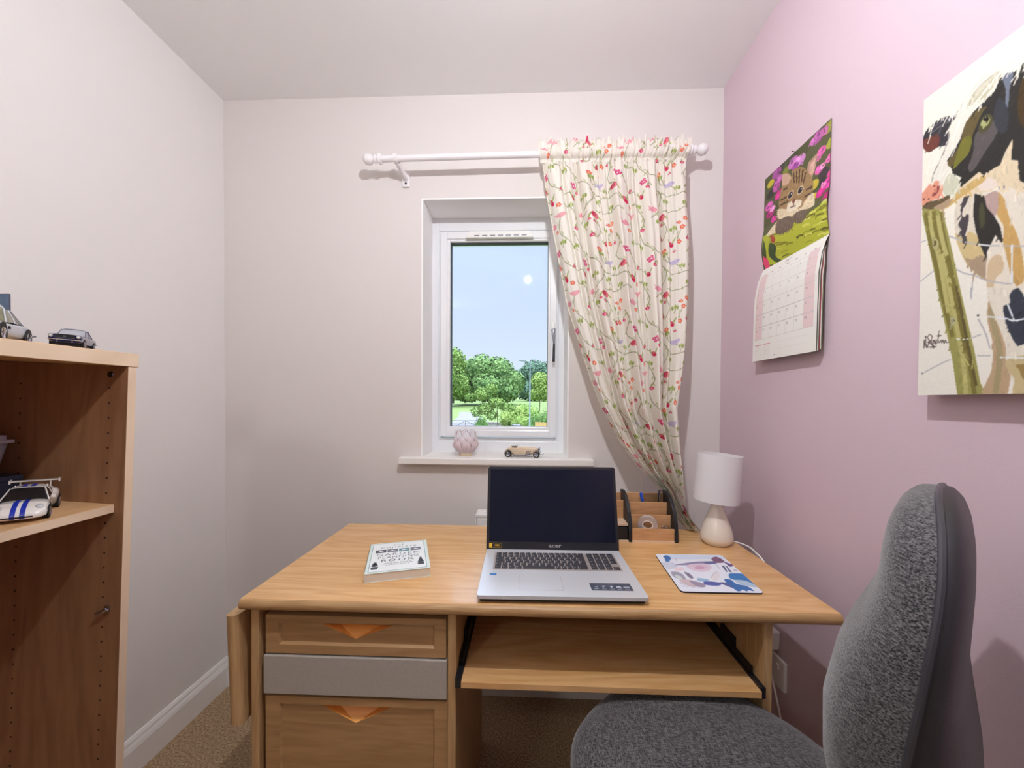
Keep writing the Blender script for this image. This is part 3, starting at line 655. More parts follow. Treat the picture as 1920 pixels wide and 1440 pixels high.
PADART=[('b',[(0.127,0.022),(0.528,0.019),(0.962,0.015),(0.989,0.128),(0.689,0.139),(0.261,0.154)],(206,220,238),0),
('b',[(0.098,0.074),(0.173,0.043),(0.198,0.123),(0.167,0.18),(0.104,0.269),(0.073,0.27),(0.098,0.138)],(66,112,172),0),
('l',[(0.207,0.156),(0.259,0.132),(0.246,0.221)],(150,150,165),0.008),
('b',[(0.01,0.272),(0.164,0.245),(0.199,0.369),(0.115,0.433),(0.028,0.456)],(206,210,226),0),
('b',[(0.173,0.333),(0.432,0.246),(0.655,0.21),(0.81,0.233),(0.764,0.283),(0.615,0.297),(0.335,0.334)],(138,134,166),0),
('b',[(0.621,0.24),(0.763,0.202),(0.807,0.24),(0.674,0.301)],(100,106,150),0),
('b',[(0.33,0.344),(0.476,0.287),(0.622,0.282),(0.675,0.353),(0.611,0.455),(0.495,0.513),(0.388,0.491),(0.337,0.425)],(222,202,218),0),
('b',[(0.436,0.381),(0.531,0.347),(0.569,0.397),(0.495,0.449),(0.424,0.432)],(204,164,190),0),
('l',[(0.383,0.363),(0.499,0.328),(0.588,0.356),(0.59,0.416)],(180,160,190),0.006),
('b',[(0.125,0.432),(0.232,0.388),(0.268,0.447),(0.185,0.508),(0.123,0.491)],(232,214,222),0),
('b',[(0.796,0.113),(0.896,0.059),(0.943,0.185),(0.886,0.245),(0.804,0.244),(0.777,0.184)],(128,90,122),0),
('b',[(0.911,0.197),(0.971,0.259),(1.015,0.31),(0.937,0.36),(0.926,0.286)],(104,84,136),0),
('p',[(0.832,0.331),(0.865,0.336),(0.825,0.505),(0.808,0.502)],(70,80,120),0),
('p',[(0.885,0.335),(0.9,0.345),(0.876,0.513),(0.85,0.504)],(70,80,120),0),
('l',[(0.778,0.256),(0.757,0.43)],(90,90,110),0.004),
('e',[(0.956,0.453),(0.986,0.451),(0.95,0.465)],(170,160,180),0),
('b',[(0.049,0.532),(0.138,0.529),(0.186,0.602),(0.173,0.728),(0.105,0.713),(0.04,0.662)],(160,158,176),0),
('b',[(0.07,0.606),(0.133,0.64),(0.127,0.73),(0.074,0.696)],(204,214,212),0),
('b',[(0.227,0.526),(0.28,0.562),(0.291,0.671),(0.245,0.69),(0.226,0.601)],(130,122,146),0),
('b',[(0.079,0.731),(0.23,0.726),(0.279,0.826),(0.213,0.893),(0.124,0.848)],(206,190,194),0),
('b',[(0.204,0.744),(0.36,0.807),(0.34,0.889),(0.239,0.876)],(158,146,168),0),
('l',[(0.069,0.783),(0.077,0.898)],(150,132,150),0.005),
('l',[(0.1,0.795),(0.113,0.902)],(150,132,150),0.005),
('l',[(0.132,0.808),(0.149,0.905)],(150,132,150),0.005),
('l',[(0.163,0.82),(0.185,0.909)],(150,132,150),0.005),
('l',[(0.194,0.832),(0.221,0.912)],(150,132,150),0.005),
('l',[(0.226,0.844),(0.257,0.916)],(150,132,150),0.005),
('l',[(0.256,0.856),(0.293,0.919)],(150,132,150),0.005),
('l',[(0.287,0.869),(0.328,0.923)],(150,132,150),0.005),
('b',[(0.344,0.678),(0.471,0.709),(0.421,0.754),(0.32,0.754)],(150,186,216),0),
('b',[(0.378,0.769),(0.457,0.756),(0.58,0.786),(0.545,0.847),(0.446,0.856),(0.367,0.831)],(88,98,164),0),
('b',[(0.529,0.645),(0.632,0.531),(0.701,0.509),(0.635,0.659),(0.562,0.732),(0.514,0.716)],(224,222,226),0),
('l',[(0.525,0.663),(0.628,0.54),(0.692,0.51)],(150,150,160),0.004),
('b',[(0.792,0.59),(0.849,0.542),(1.017,0.551),(1.038,0.645),(1.032,0.733),(1.023,0.85),(0.93,0.795),(0.825,0.723),(0.767,0.676)],(64,122,184),0),
('b',[(0.807,0.706),(0.947,0.736),(1.013,0.866),(0.895,0.854),(0.805,0.791)],(176,196,216),0),
('b',[(0.684,0.693),(0.759,0.708),(0.773,0.801),(0.858,0.842),(0.894,0.886),(0.902,0.961),(0.843,0.943),(0.809,0.971),(0.777,0.935),(0.72,0.974),(0.691,0.964),(0.682,0.917),(0.658,0.878),(0.661,0.771)],(62,108,172),0),
('b',[(0.573,0.782),(0.647,0.78),(0.685,0.877),(0.649,0.879)],(96,100,150),0)]
# ---------------------------------------------------------------- materials
mat('white_wall', (234, 232, 230), .9, bump=.12, bscale=260)
mat('back_wall_paint', (224, 219, 216), .9, bump=.12, bscale=260)
mat('reveal_daylit', (250, 250, 250), .7)  # whiter than the wall: window daylight put into the reveal colour
mat('lilac_wall', (212, 190, 201), .88, bump=.15, bscale=240)
mat('front_wall', (170, 168, 166), .9)
mat('ceiling_paint', (240, 240, 240), .92, bump=.08, bscale=200)
mat('carpet', (196, 172, 140), .98, color2=(140, 116, 88), scale=160, bump=1.0, bscale=420, spec=.1)
mat('white_gloss', (244, 243, 241), .35)
mat('sill_paint', (240, 238, 234), .4)
mat('upvc', (240, 242, 245), .28)
mat('gasket', (50, 55, 75), .6)
mat('slot', (120, 128, 140), .6)
mat('chrome', (190, 195, 205), .14, 1.0)
mat('dark_chrome', (90, 90, 98), .25, 1.0)
mat('white_paint', (236, 232, 230), .5)
mat('black_plastic', (24, 24, 30), .42)
mat('black_satin', (22, 22, 27), .5, bump=.2, bscale=500)
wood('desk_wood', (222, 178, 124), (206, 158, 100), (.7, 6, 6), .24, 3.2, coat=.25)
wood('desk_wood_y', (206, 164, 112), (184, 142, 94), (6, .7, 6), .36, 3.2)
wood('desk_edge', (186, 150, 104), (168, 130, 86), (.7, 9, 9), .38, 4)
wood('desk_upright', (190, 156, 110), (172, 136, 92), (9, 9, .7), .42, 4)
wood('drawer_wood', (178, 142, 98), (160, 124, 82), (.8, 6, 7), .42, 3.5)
wood('handle_wood', (246, 178, 92), (232, 158, 72), (.8, 8, 8), .42, 4)
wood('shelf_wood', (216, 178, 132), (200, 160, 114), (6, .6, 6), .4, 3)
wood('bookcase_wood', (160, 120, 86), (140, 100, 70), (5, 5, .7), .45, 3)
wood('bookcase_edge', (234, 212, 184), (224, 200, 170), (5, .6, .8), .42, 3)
mat('grey_laminate', (182, 176, 166), .55, noise=.2, scale=600)
mat('hole', (60, 40, 28), .9)
mat('brushed_metal', (176, 172, 164), .32, .9)

XL, XR, D, ZC = -1.2437, .7559, 1.5571, 2.4
YB = -2.3
# window opening
wx0, wx1, wz0, wz1 = -.4275, .165, .945, 1.993
WT = .32   # wall thickness
# ---------------------------------------------------------------- room shell
struct(B('carpet').box(XL-.1, XR+.1, YB-.1, D+.1, -.06, 0).build('floor'))
struct(B('ceiling_paint').box(XL-.1, XR+.1, YB-.1, D+WT, ZC, ZC+.06).build('ceiling'))
struct(B('white_wall').box(XL-.1, XL, YB-.1, D+WT, 0, ZC).build('wall_left'))
struct(B('lilac_wall').box(XR, XR+.1, YB-.1, D+WT, 0, ZC).build('wall_right'))
b = B('front_wall'); b.box(XL, XR, YB-.1, YB, 0, ZC); struct(b.build('wall_front'))
b = B('back_wall_paint')
b.box(XL, wx0, D, D+WT, 0, ZC).box(wx1, XR, D, D+WT, 0, ZC).box(wx0, wx1, D, D+WT, 0, wz0-.02).box(wx0, wx1, D, D+WT, wz1, ZC)
struct(b.build('wall_back'))
b = B('reveal_daylit'); t_ = .006
b.box(wx0, wx0+t_, D-.0008, D+WT, wz0+.012, wz1).box(wx1-t_, wx1, D-.0008, D+WT, wz0+.012, wz1).box(wx0+t_, wx1-t_, D-.0008, D+WT, wz1-t_, wz1)
struct(b.build('trim_2'))  # liner added so the reveals look daylit
def skirt(x0, x1, y0, y1, name, inward):
    b = B('white_gloss')
    prof = [(0, 0), (.017, 0), (.017, .082), (.014, .092), (.010, .100), (.009, .108), (.004, .117), (0, .117)]
    if inward == 'x+': b.prism([(x0+p, z) for p, z in prof], 'y', y0, y1)
    if inward == 'x-': b.prism([(x1-p, z) for p, z in prof], 'y', y0, y1)
    if inward == 'y-': b.prism([(y1-p, z) for p, z in prof], 'x', x0, x1)
    struct(b.build(name))
skirt(XL, 0, YB, D, 'baseboard_left', 'x+')
skirt(0, XR, YB, D, 'baseboard_right', 'x-')
skirt(XL+.017, XR-.017, 0, D, 'baseboard_back', 'y-')
# window board
b = B('sill_paint'); b.box(-.509, .262, 1.515, D, .931, .957, .004); b.box(wx0+.001, wx1-.001, D, D+.16, .931, .957)
struct(b.build('trim_1'))
# window: fixed frame > sash, glass, vent, handle
FY = 1.716
win = struct(bpy.data.objects.new('window_1', None)); COL.objects.link(win); win.location = (0, FY, 0)
def ring(b, x0, x1, z0, z1, w, y0, y1, bev=.003):
    b.box(x0, x0+w[0], y0, y1, z0, z1, bev).box(x1-w[1], x1, y0, y1, z0, z1, bev)
    b.box(x0+w[0]-.002, x1-w[1]+.002, y0, y1, z0, z0+w[2], bev).box(x0+w[0]-.002, x1-w[1]+.002, y0, y1, z1-w[3], z1, bev)
I = Matrix.Translation((0, -FY, 0))
b = B('upvc'); ring(b, wx0, wx1, .945, wz1, (.034, .030, .060, .062), FY, FY+.07)
ring(b, wx0+.02, wx1-.018, .965, wz1-.02, (.024, .022, .055, .052), FY+.006, FY+.07)
b.build('window_frame', win, mtx=I)
sx0, sx1, sz0, sz1 = -.383, .1265, 1.026, 1.920
b = B('upvc'); ring(b, sx0, sx1, sz0, sz1, (.030, .030, .030, .030), FY-.016, FY+.06, .004)
ring(b, sx0+.02, sx1-.02, sz0+.02, sz1-.02, (.022, .018, .024, .020), FY-.010, FY+.05, .004)
sash = b.build('sash', win, mtx=I)
b = B('gasket'); ring(b, sx0+.038, sx1-.034, sz0+.040, sz1-.036, (.007, .005, .004, .007), FY+.004, FY+.03, 0); b.build('gasket', sash)
bpy.data.objects['gasket'].location = (0, -FY, 0)
# pane
pm = bpy.data.materials.new('pane_glass'); pm.use_nodes = True; MATS['pane_glass'] = pm
n = pm.node_tree.nodes; l = pm.node_tree.links; n.clear()
o_ = n.new('ShaderNodeOutputMaterial'); tr = n.new('ShaderNodeBsdfTransparent'); gl = n.new('ShaderNodeBsdfGlossy'); gl.inputs['Roughness'].default_value = .02
fz = n.new('ShaderNodeFresnel'); fz.inputs[0].default_value = 1.5; mx = n.new('ShaderNodeMixShader')
tr.inputs[0].default_value = (.97, .985, .98, 1)
l.new(fz.outputs[0], mx.inputs[0]); l.new(tr.outputs[0], mx.inputs[1]); l.new(gl.outputs[0], mx.inputs[2]); l.new(mx.outputs[0], o_.inputs[0])
b = B('pane_glass'); b.box(sx0+.036, sx1-.034, FY+.022, FY+.026, sz0+.036, sz1-.036); b.build('glass_pane', sash, mtx=I)
# trickle vent
b = B('white_gloss'); b.prism([(-.272, 1.887), (-.256, 1.916), (.008, 1.916), (.024, 1.887)], 'y', FY-.034, FY-.014, .003); v = b.build('trickle_vent', win, mtx=I)
b = B('slot')
for k in range(7): b.box(-.232+k*.034, -.210+k*.034, FY-.0355, FY-.033, 1.8945, 1.8975)
b.build('vent_slots', v, mtx=I)
# handle
b = B('white_gloss'); b.box(.1015, .1195, FY-.024, FY-.015, 1.470, 1.525, .004); hp = b.build('handle_plate', win, mtx=I)
b = B('chrome'); b.lathe([(.009, 0), (.009, .022), (.007, .028), (.0, .028)], 16, (.1105, FY-.024, 1.487), Matrix.Rotation(PI/2, 4, 'X'))
b.tube([(.1105, FY-.050, 1.49), (.1115, FY-.054, 1.465), (.113, FY-.05, 1.43)], [.009, .007, .0045], 10)
b.build('handle_hub', hp, smooth=True, mtx=I)
b = B('dark_chrome'); b.tube([(.113, FY-.05, 1.43), (.1125, FY-.048, 1.40), (.112, FY-.046, 1.352)], [.0042, .0052, .0056], 10); b.build('lever', hp, smooth=True, mtx=I, label='dark metal lever')

# ---------------------------------------------------------------- curtain rod
rz = lambda x: 2.0947+(x+.611)*.0107
mat('rod_white', (240, 238, 240), .35)
rod = thing('curtain_rod', 'white wooden curtain pole with ball ends fixed above the window', 'curtain rod', (-.05, 1.465, 2.1))
Ri = Matrix.Translation((.05, -1.465, -2.1))
B('rod_white').tube([(-.56, 1.465, rz(-.56)), (.60, 1.465, rz(.60))], .0115, 20).build('pole', rod, True, Ri)
RX = Matrix.Rotation(PI/2, 4, 'Y')
for sgn, x in ((-1, -.555), (1, .585)):
    b = B('rod_white'); pr = [(0, -.002), (.017, 0), (.019, .004), (.019, .010), (.013, .013), (.011, .018), (.015, .021), (.015, .026), (.009, .030)]
    pr += [(.0205*math.sin(t), .051-.0205*math.cos(t)) for t in [PI*(.16+.84*k/12) for k in range(13)]]
    b.lathe([(max(r, .0003), z) for r, z in pr], 24, (x, 1.465, rz(x)), Matrix.Rotation(sgn*PI/2, 4, 'Y')); b.build('finial', rod, True, Ri)
for x in (-.5, .52):
    b = B('rod_white'); b.lathe([(.0125, -.007), (.018, -.007), (.018, .007), (.0125, .007)], 24, (x, 1.465, rz(x)), RX)
    b.tube([(x+.004, 1.475, rz(x)-.012), (x+.008, 1.515, rz(x)-.022), (x+.012, 1.553, rz(x)-.028)], [.010, .010, .013], 12)
    b.box(x-.004, x+.026, 1.547, 1.557, rz(x)-.060, rz(x)-.004, .004); br = b.build('bracket', rod, True, Ri)
    b = B('dark_chrome'); b.lathe([(.0045, 0), (.0045, .002), (.0002, .003)], 12, (x+.012, 1.547, rz(x)-.048), Matrix.Rotation(PI/2, 4, 'X')); b.build('screw', br, mtx=Ri)

# ---------------------------------------------------------------- curtain
GREEN, GR2, STEM = (150, 168, 92), (176, 192, 104), (146, 150, 112)
cream = (247, 243, 234)
NW, NH = 470, 1060; CW, CL = .60, 1.46; T = .30
P = Paint(NW, NH, cream, CL/CW)
def tl(x, y):  # tile px coords of the print -> metres in tile
    return ((x-1230)/410*T, (y-430)/415*T)
items = [('tulip', 1247, 437, 13), ('flo', 1278, 462, 11), ('bird', 1275, 518, 1), ('bfly', 1400, 495, 1), ('rose', 1472, 520, 17), ('bud', 1445, 545, 7), ('bud', 1466, 556, 7),
 ('bud', 1347, 588, 11), ('flo', 1583, 545, 11), ('flo', 1556, 560, 9), ('flo', 1567, 587, 11), ('bud', 1543, 562, 5), ('leaf', 1525, 600, 1), ('bud', 1447, 630, 11), ('leaf', 1425, 570, -1),
 ('leaf', 1268, 668, 1), ('flo', 1548, 662, 12), ('bud', 1587, 650, 9), ('flo', 1470, 702, 12), ('leaf', 1476, 730, 1), ('tulip', 1512, 672, 10), ('bud', 1524, 712, 5), ('sq', 1365, 752, 1), ('bud', 1392, 790, 10),
 ('bfly', 1640, 562, -1), ('leaf', 1436, 840, 1), ('rose', 1205+410, 780, 14), ('tulip', 1360, 830, 9), ('leaf', 1330, 690, -1), ('leaf', 1560, 800, 1), ('bird2', 1520, 770, 1), ('leaf', 1590, 470, -1), ('bud', 1300, 790, 8), ('flo', 1248, 600, 9), ('sq', 1625, 700, 1), ('leaf', 1340, 470, 1), ('leaf', 1500, 450, -1)]
vines = [[(1275, 530), (1262, 600), (1290, 650), (1330, 682)], [(1440, 500), (1415, 520), (1390, 545)], [(1472, 540), (1490, 590), (1465, 640), (1450, 625)], [(1380, 690), (1430, 740), (1474, 800), (1470, 850), (1430, 900)],
 [(1470, 800), (1520, 830), (1600, 820), (1640, 850)], [(1480, 490), (1540, 500), (1600, 480), (1640, 490)], [(1330, 600), (1350, 660), (1390, 720), (1400, 790)], [(1600, 600), (1610, 660), (1590, 720), (1620, 770)],
 [(1240, 700), (1260, 760), (1300, 800), (1350, 810)], [(1470, 715), (1480, 760), (1520, 780)], [(1540, 790), (1500, 760), (1480, 720)], [(1300, 450), (1340, 480), (1360, 540), (1347, 580)], [(1560, 600), (1540, 640), (1548, 660)]]
def U(x, y): return (x/CW, y/CL)
def E(x, y, r, col, ry=None, rot=0): P.ell(x/CW, y/CL, r/CW, (ry or r)/CL, col, rot)
k_ = T/410
for ti in range(-1, 4):
    for tj in range(-1, 7):
        ox, oy = ti*T+.02, tj*T-.05+(ti % 2)*.0
        for v_ in vines:
            q = [tl(*p) for p in v_]; P.line([U(ox+x, oy+y) for x, y in q], .0021/CW, STEM)
            sm = smooth_poly(q, 4, False)
            for i in range(2, len(sm)-1, 3):
                x, y = sm[i]; s_ = 1 if i % 2 else -1; E(ox+x+s_*.005, oy+y-.003, .0042, GREEN, .002, s_*.8)
        for nm, x, y, r in items:
            x, y = tl(x, y); x += ox; y += oy; r_ = r*k_
            if nm == 'tulip': E(x, y, r_, (214, 48, 92), r_*1.3, .3); E(x-r_*.3, y-r_*.6, r_*.5, (236, 120, 150)); E(x+r_, y-r_*1.6, r_, GREEN, r_*.4, -.7); E(x-r_*1.2, y-r_*1.2, r_, GREEN, r_*.4, .7)
            elif nm == 'flo':
                for a in range(5): E(x+r_*.65*math.cos(a*1.257), y+r_*.65*math.sin(a*1.257), r_*.42, (232, 110, 92))
                E(x, y, r_*.42, (252, 206, 160))
            elif nm == 'rose':
                E(x, y, r_, (232, 130, 140)); E(x-r_*.2, y-r_*.2, r_*.75, (206, 62, 92)); E(x+r_*.1, y, r_*.5, (240, 150, 160)); E(x, y, r_*.25, (200, 60, 90))
                E(x+r_*1.3, y+r_*.5, r_*.6, GR2, r_*.3, .5); E(x-r_*1.4, y+r_*.2, r_*.6, GREEN, r_*.3, -.5)
            elif nm == 'bud': E(x, y, r_, (214, 70, 110), r_*.85); E(x+r_*.15, y+r_*.1, r_*.45, (246, 170, 190)); E(x, y-r_*1.3, r_*.3, GREEN, r_*.7)
            elif nm == 'leaf':
                for a, c_ in ((-.9, GREEN), (0, GR2), (.9, GREEN)):
                    a *= r; E(x+.009*math.sin(a), y-.009*math.cos(a), .003, c_, .0085, a)
                P.line([U(x, y), U(x-.003*r, y+.014)], .0016/CW, STEM)
            elif nm == 'sq':
                for dx, dy in ((0, 0), (.010, -.004), (.004, .010), (.014, .007)): E(x+dx, y+dy, .0052, (216, 60, 120)); E(x+dx, y+dy, .002, (250, 200, 215))
            elif nm in ('bird', 'bird2'):
                c_ = (240, 176, 184) if nm == 'bird' else (206, 196, 226)
                P.poly([U(x-.022, y-.008), U(x-.010, y-.006), U(x+.006, y-.010), U(x+.018, y-.013), U(x+.023, y-.008), U(x+.014, y+.001), U(x+.004, y+.009), U(x-.008, y+.006), U(x-.018, y-.003)], c_)
            elif nm == 'bfly':
                P.poly([U(x-.014, y-.014), U(x-.003, y-.004), U(x+.004, y-.012), U(x+.016, y+.004), U(x+.008, y+.012), U(x-.002, y+.010), U(x-.013, y+.006), U(x-.009, y-.003)], (238, 166, 182))
cm = mat('curtain_cotton', (245, 240, 230), .9, attr='Pigment', spec=.1)
n = cm.node_tree.nodes; l = cm.node_tree.links; pb = n['Principled BSDF']; at = [x for x in n if x.type == 'ATTRIBUTE'][0]
tb = n.new('ShaderNodeBsdfTranslucent'); mx = n.new('ShaderNodeMixShader'); mx.inputs[0].default_value = .30
l.new(at.outputs['Color'], tb.inputs[0]); l.new(pb.outputs[0], mx.inputs[1]); l.new(tb.outputs[0], mx.inputs[2]); l.new(mx.outputs[0], n['Material Output'].inputs[0])
# edge guides: height, left x, right x, distance from the camera wall
gz = [2.150, 2.125, 2.060, 1.960, 1.79, 1.65, 1.538, 1.407, 1.327, 1.2841, 1.1605, 1.1269, 1.0323, .9464, .8816, .8225, .785, .754]
gl_ = [.036, .037, .045, .057, .088, .115, .137, .179, .205, .219, .266, .285, .334, .399, .4675, .505, .522, .538]
gr_ = [.596, .598, .570, .568, .578, .576, .572, .564, .556, .550, .528, .529, .534, .538, .539, .541, .560, .586]
gy = [1.462, 1.462, 1.455, 1.447, 1.433, 1.422, 1.414, 1.404, 1.398, 1.394, 1.384, 1.382, 1.374, 1.367, 1.362, 1.357, 1.352, 1.340]
gz_, gl2, gr2, gy2 = [np.array(a[::-1]) for a in (gz, gl_, gr_, gy)]
zz = np.concatenate([np.linspace(2.150, 2.123, 26), np.linspace(2.122, 2.066, 44), np.linspace(2.065, .756, NH-70)])
uu = np.linspace(0, 1, NW)
pos = np.zeros((NH, NW, 3))
rs = np.random.RandomState(3)
for i, z in enumerate(zz):
    xl, xr, y0 = np.interp(z, gz_, gl2), np.interp(z, gz_, gr2), np.interp(z, gz_, gy2)
    t = (2.06-z)/1.3; w = xr-xl
    ph = 2*PI*uu
    deep = .011*np.sin(ph*5.0+.6+t*.6)+.007*np.sin(ph*9+2.1*t)+.004*np.sin(ph*15+1)
    fine = .004*np.sin(ph*23+.5)+.003*np.sin(ph*31)
    if z > 2.066:            # gathered pocket round the pole, frill above
        k = min(1, max(0, (z-2.122)/.028))
        off = np.full(NW, -.0155) + .0022*np.sin(ph*27)+.0018*np.sin(ph*41+1)
        dz = (z-2.0985); tube_ = np.sqrt(np.maximum(0, .0175**2-np.minimum(abs(dz), .0175)**2))
        yy = 1.465-tube_-.004+.0022*np.sin(ph*27)+.0018*np.sin(ph*41+1)+k*(.006*np.sin(ph*21)+.004*np.sin(ph*37))
        zo = z+k*(.006*np.sin(ph*13+1)+.005*np.sin(ph*29)+.004*np.sin(ph*47+2))
    else:
        bl = min(1, (2.066-z)/.10); amp = .5+1.0*bl
        squeeze = min(1.5, (.54/max(w, .05))**.5)
        yy = y0+amp*(deep*squeeze)+fine*(1.3-.8*bl)
        yy = np.minimum(yy, 1.500)
        zo = np.full(NW, z)
    if z < .93:              # two hanging tails at the foot
        k = (.93-z)/.18; yy = yy+np.where(uu > .55, .012*k, -.008*k)
        zo = z + k*.0*uu
    # folds bunch: cloth coordinate is squeezed sideways where it turns away
    xx = xl+w*(uu+.010*np.sin(ph*5+2.1)+.006*np.sin(ph*9+1)) if z < 2.066 else xl+w*uu
    xx = np.clip(xx, xl-.002, xr+.002)
    pos[i, :, 0] = xx; pos[i, :, 1] = yy; pos[i, :, 2] = zo
P.soften(1)
co = (0.30, 1.40, .756)
cur = sheet('curtain', P, pos-np.array(co), 'curtain_cotton'); cur.location = co
tag(cur, 'cream curtain printed with small pink roses and green vines, right of the window', 'curtain')

# ---------------------------------------------------------------- radiator behind the desk
rad = thing('radiator', 'white panel radiator under the window, mostly hidden behind the laptop and desk', 'radiator', (.09, 1.49, .14))
q = Matrix.Translation((-.09, -1.49, -.14)); x0, x1 = -.192, .362
b = B('white_gloss'); b.box(x0+.006, x1-.006, 1.452, 1.462, .15, .742, .003)
for k in range(16): xa = x0+.03+k*.032; b.box(xa, xa+.018, 1.448, 1.453, .18, .715, .002)
b.build('panel', rad, mtx=q)
b = B('white_gloss'); b.box(x0, x1, 1.452, 1.52, .742, .757, .003); tp = b.build('top_grille', rad, mtx=q)
b = B('slot')
for k in range(14): xa = x0+.035+k*.035; b.box(xa, xa+.024, 1.468, 1.474, .7565, .7575).box(xa, xa+.024, 1.492, 1.498, .7565, .7575)
b.build('grille_slots', tp, mtx=q)
for xa in (x0, x1-.004): B('white_gloss').box(xa, xa+.004, 1.452, 1.52, .16, .742).build('side_cover', rad, mtx=q)
for xa in (x0+.06, x1-.09): B('white_gloss').box(xa, xa+.03, 1.52, 1.556, .2, .7).build('wall_bracket', rad, mtx=q)
b = B('white_gloss'); b.tube([(x1+.02, 1.50, .002), (x1+.02, 1.50, .16)], .0075, 10).tube([(x1-.004, 1.50, .17), (x1+.03, 1.50, .17)], .010, 10).tube([(x1+.02, 1.50, .15), (x1+.02, 1.50, .20)], .014, 12); b.build('valve_pipe', rad, True, q)
# ---------------------------------------------------------------- desk
ZD = .7496
DX, DY = .0, 1.07
desk = thing('computer_desk', 'oak-effect computer desk with three drawer fronts, keyboard tray and folded side leaf', 'desk', (DX, DY, 0))
q = Matrix.Translation((-DX, -DY, 0))
b = B('desk_wood'); prof = [(.8140, ZD), (1.3426, ZD), (1.3426, ZD-.025), (.8240, ZD-.025)]
prof = [(1.3426, ZD), (1.3426, ZD-.025), (.826, ZD-.025)]+[(.8245-.0125*math.sin(t)-.0003, ZD-.0125-.0125*math.cos(t)) for t in [PI*k/10 for k in range(11)]]
bmx = bmesh.new(); n_ = len(prof)
b.prism(prof, 'x', -.622, .647)
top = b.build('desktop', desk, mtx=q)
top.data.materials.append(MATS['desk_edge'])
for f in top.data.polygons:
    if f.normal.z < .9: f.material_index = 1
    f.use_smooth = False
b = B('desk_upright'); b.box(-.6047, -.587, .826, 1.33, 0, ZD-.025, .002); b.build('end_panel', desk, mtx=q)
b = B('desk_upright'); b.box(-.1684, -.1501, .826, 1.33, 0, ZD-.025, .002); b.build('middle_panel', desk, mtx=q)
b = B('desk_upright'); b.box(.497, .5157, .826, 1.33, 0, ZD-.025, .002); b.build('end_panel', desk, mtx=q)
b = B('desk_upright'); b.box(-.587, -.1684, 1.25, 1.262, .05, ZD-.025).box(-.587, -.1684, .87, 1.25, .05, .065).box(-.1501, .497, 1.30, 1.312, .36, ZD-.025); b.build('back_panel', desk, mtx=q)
def tri_hole_panel(b, x0, x1, z0, z1, T, y):
    (ax, az), (cx, cz), (bx, bz) = T      # left, apex, right
    b.face([(x0, y, z1), (x0, y, z0), (cx, y, z0), (cx, y, cz), (ax, y, az)])
    b.face([(x1, y, z1), (bx, y, bz), (cx, y, cz), (cx, y, z0), (x1, y, z0)])
    b.face([(x0, y, z1), (ax, y, az), (bx, y, bz), (x1, y, z1)])
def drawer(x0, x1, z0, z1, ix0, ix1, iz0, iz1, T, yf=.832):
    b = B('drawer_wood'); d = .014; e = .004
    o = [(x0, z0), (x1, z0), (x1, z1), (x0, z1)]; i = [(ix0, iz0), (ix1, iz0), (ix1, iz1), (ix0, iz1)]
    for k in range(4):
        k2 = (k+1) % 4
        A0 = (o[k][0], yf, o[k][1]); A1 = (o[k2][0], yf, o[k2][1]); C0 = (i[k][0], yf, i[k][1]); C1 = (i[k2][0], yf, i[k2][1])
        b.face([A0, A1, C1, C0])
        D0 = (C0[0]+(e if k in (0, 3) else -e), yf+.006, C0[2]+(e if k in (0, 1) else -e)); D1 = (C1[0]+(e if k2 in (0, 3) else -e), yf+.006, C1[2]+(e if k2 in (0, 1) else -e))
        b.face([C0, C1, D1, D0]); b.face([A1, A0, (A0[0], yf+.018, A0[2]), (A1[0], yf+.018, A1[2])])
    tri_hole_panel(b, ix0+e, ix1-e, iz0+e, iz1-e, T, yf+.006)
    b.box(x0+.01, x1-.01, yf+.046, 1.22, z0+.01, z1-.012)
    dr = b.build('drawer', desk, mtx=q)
    (a, c, r) = T; y0 = yf+.006; yb = yf+.042
    b = B('handle_wood'); A, C_, R_ = (a[0], y0, a[1]), (c[0], y0, c[1]), (r[0], y0, r[1]); Ab, Rb = (a[0]+.004, yb, a[1]-.001), (r[0]-.004, yb, r[1]-.001)
    b.face([C_, Rb, Ab]); b.face([A, C_, Ab]); b.face([C_, R_, Rb]); b.face([A, Ab, Rb, R_])
    b.build('handle', dr, mtx=q, label='triangular cut-out grip in orange wood')
drawer(-.575, -.1725, .6235, .7085, -.545, -.1985, .643, .694, ((-.452, .6885), (-.375, .656), (-.290, .6885)))
b = B('grey_laminate'); b.box(-.578, -.1705, .828, .846, .5345, .6195, .0015).box(-.57, -.18, .85, 1.22, .545, .61); b.build('drawer', desk, mtx=q, label='plain grey drawer front')
drawer(-.576, -.1695, .105, .5275, -.545, -.198, .14, .5105, ((-.457, .5085), (-.375, .468), (-.290, .5085)))
b = B('desk_upright'); b.box(-.587, -.1684, .85, .868, 0, .095); b.build('plinth', desk, mtx=q)
# leaf
b = B('desk_upright'); pr = [(-.6575, 1.335), (-.6285, 1.335), (-.6285, .828)]+[(-.643+.0145*math.cos(t), .827-.0125*math.sin(t)) for t in [PI*k/8 for k in range(9)]]
b.prism(pr, 'z', .470, .7115, 0)
pv = Matrix.Translation((-.643, 0, .711)) @ Matrix.Rotation(math.radians(-2.2), 4, 'Y') @ Matrix.Translation((.643, 0, -.711))
lf = b.build('drop_leaf', desk, mtx=q @ pv)
for y in (.95, 1.20): B('brushed_metal').box(-.632, -.606, y, y+.04, .7205, .7240).build('hinge', lf, mtx=q)
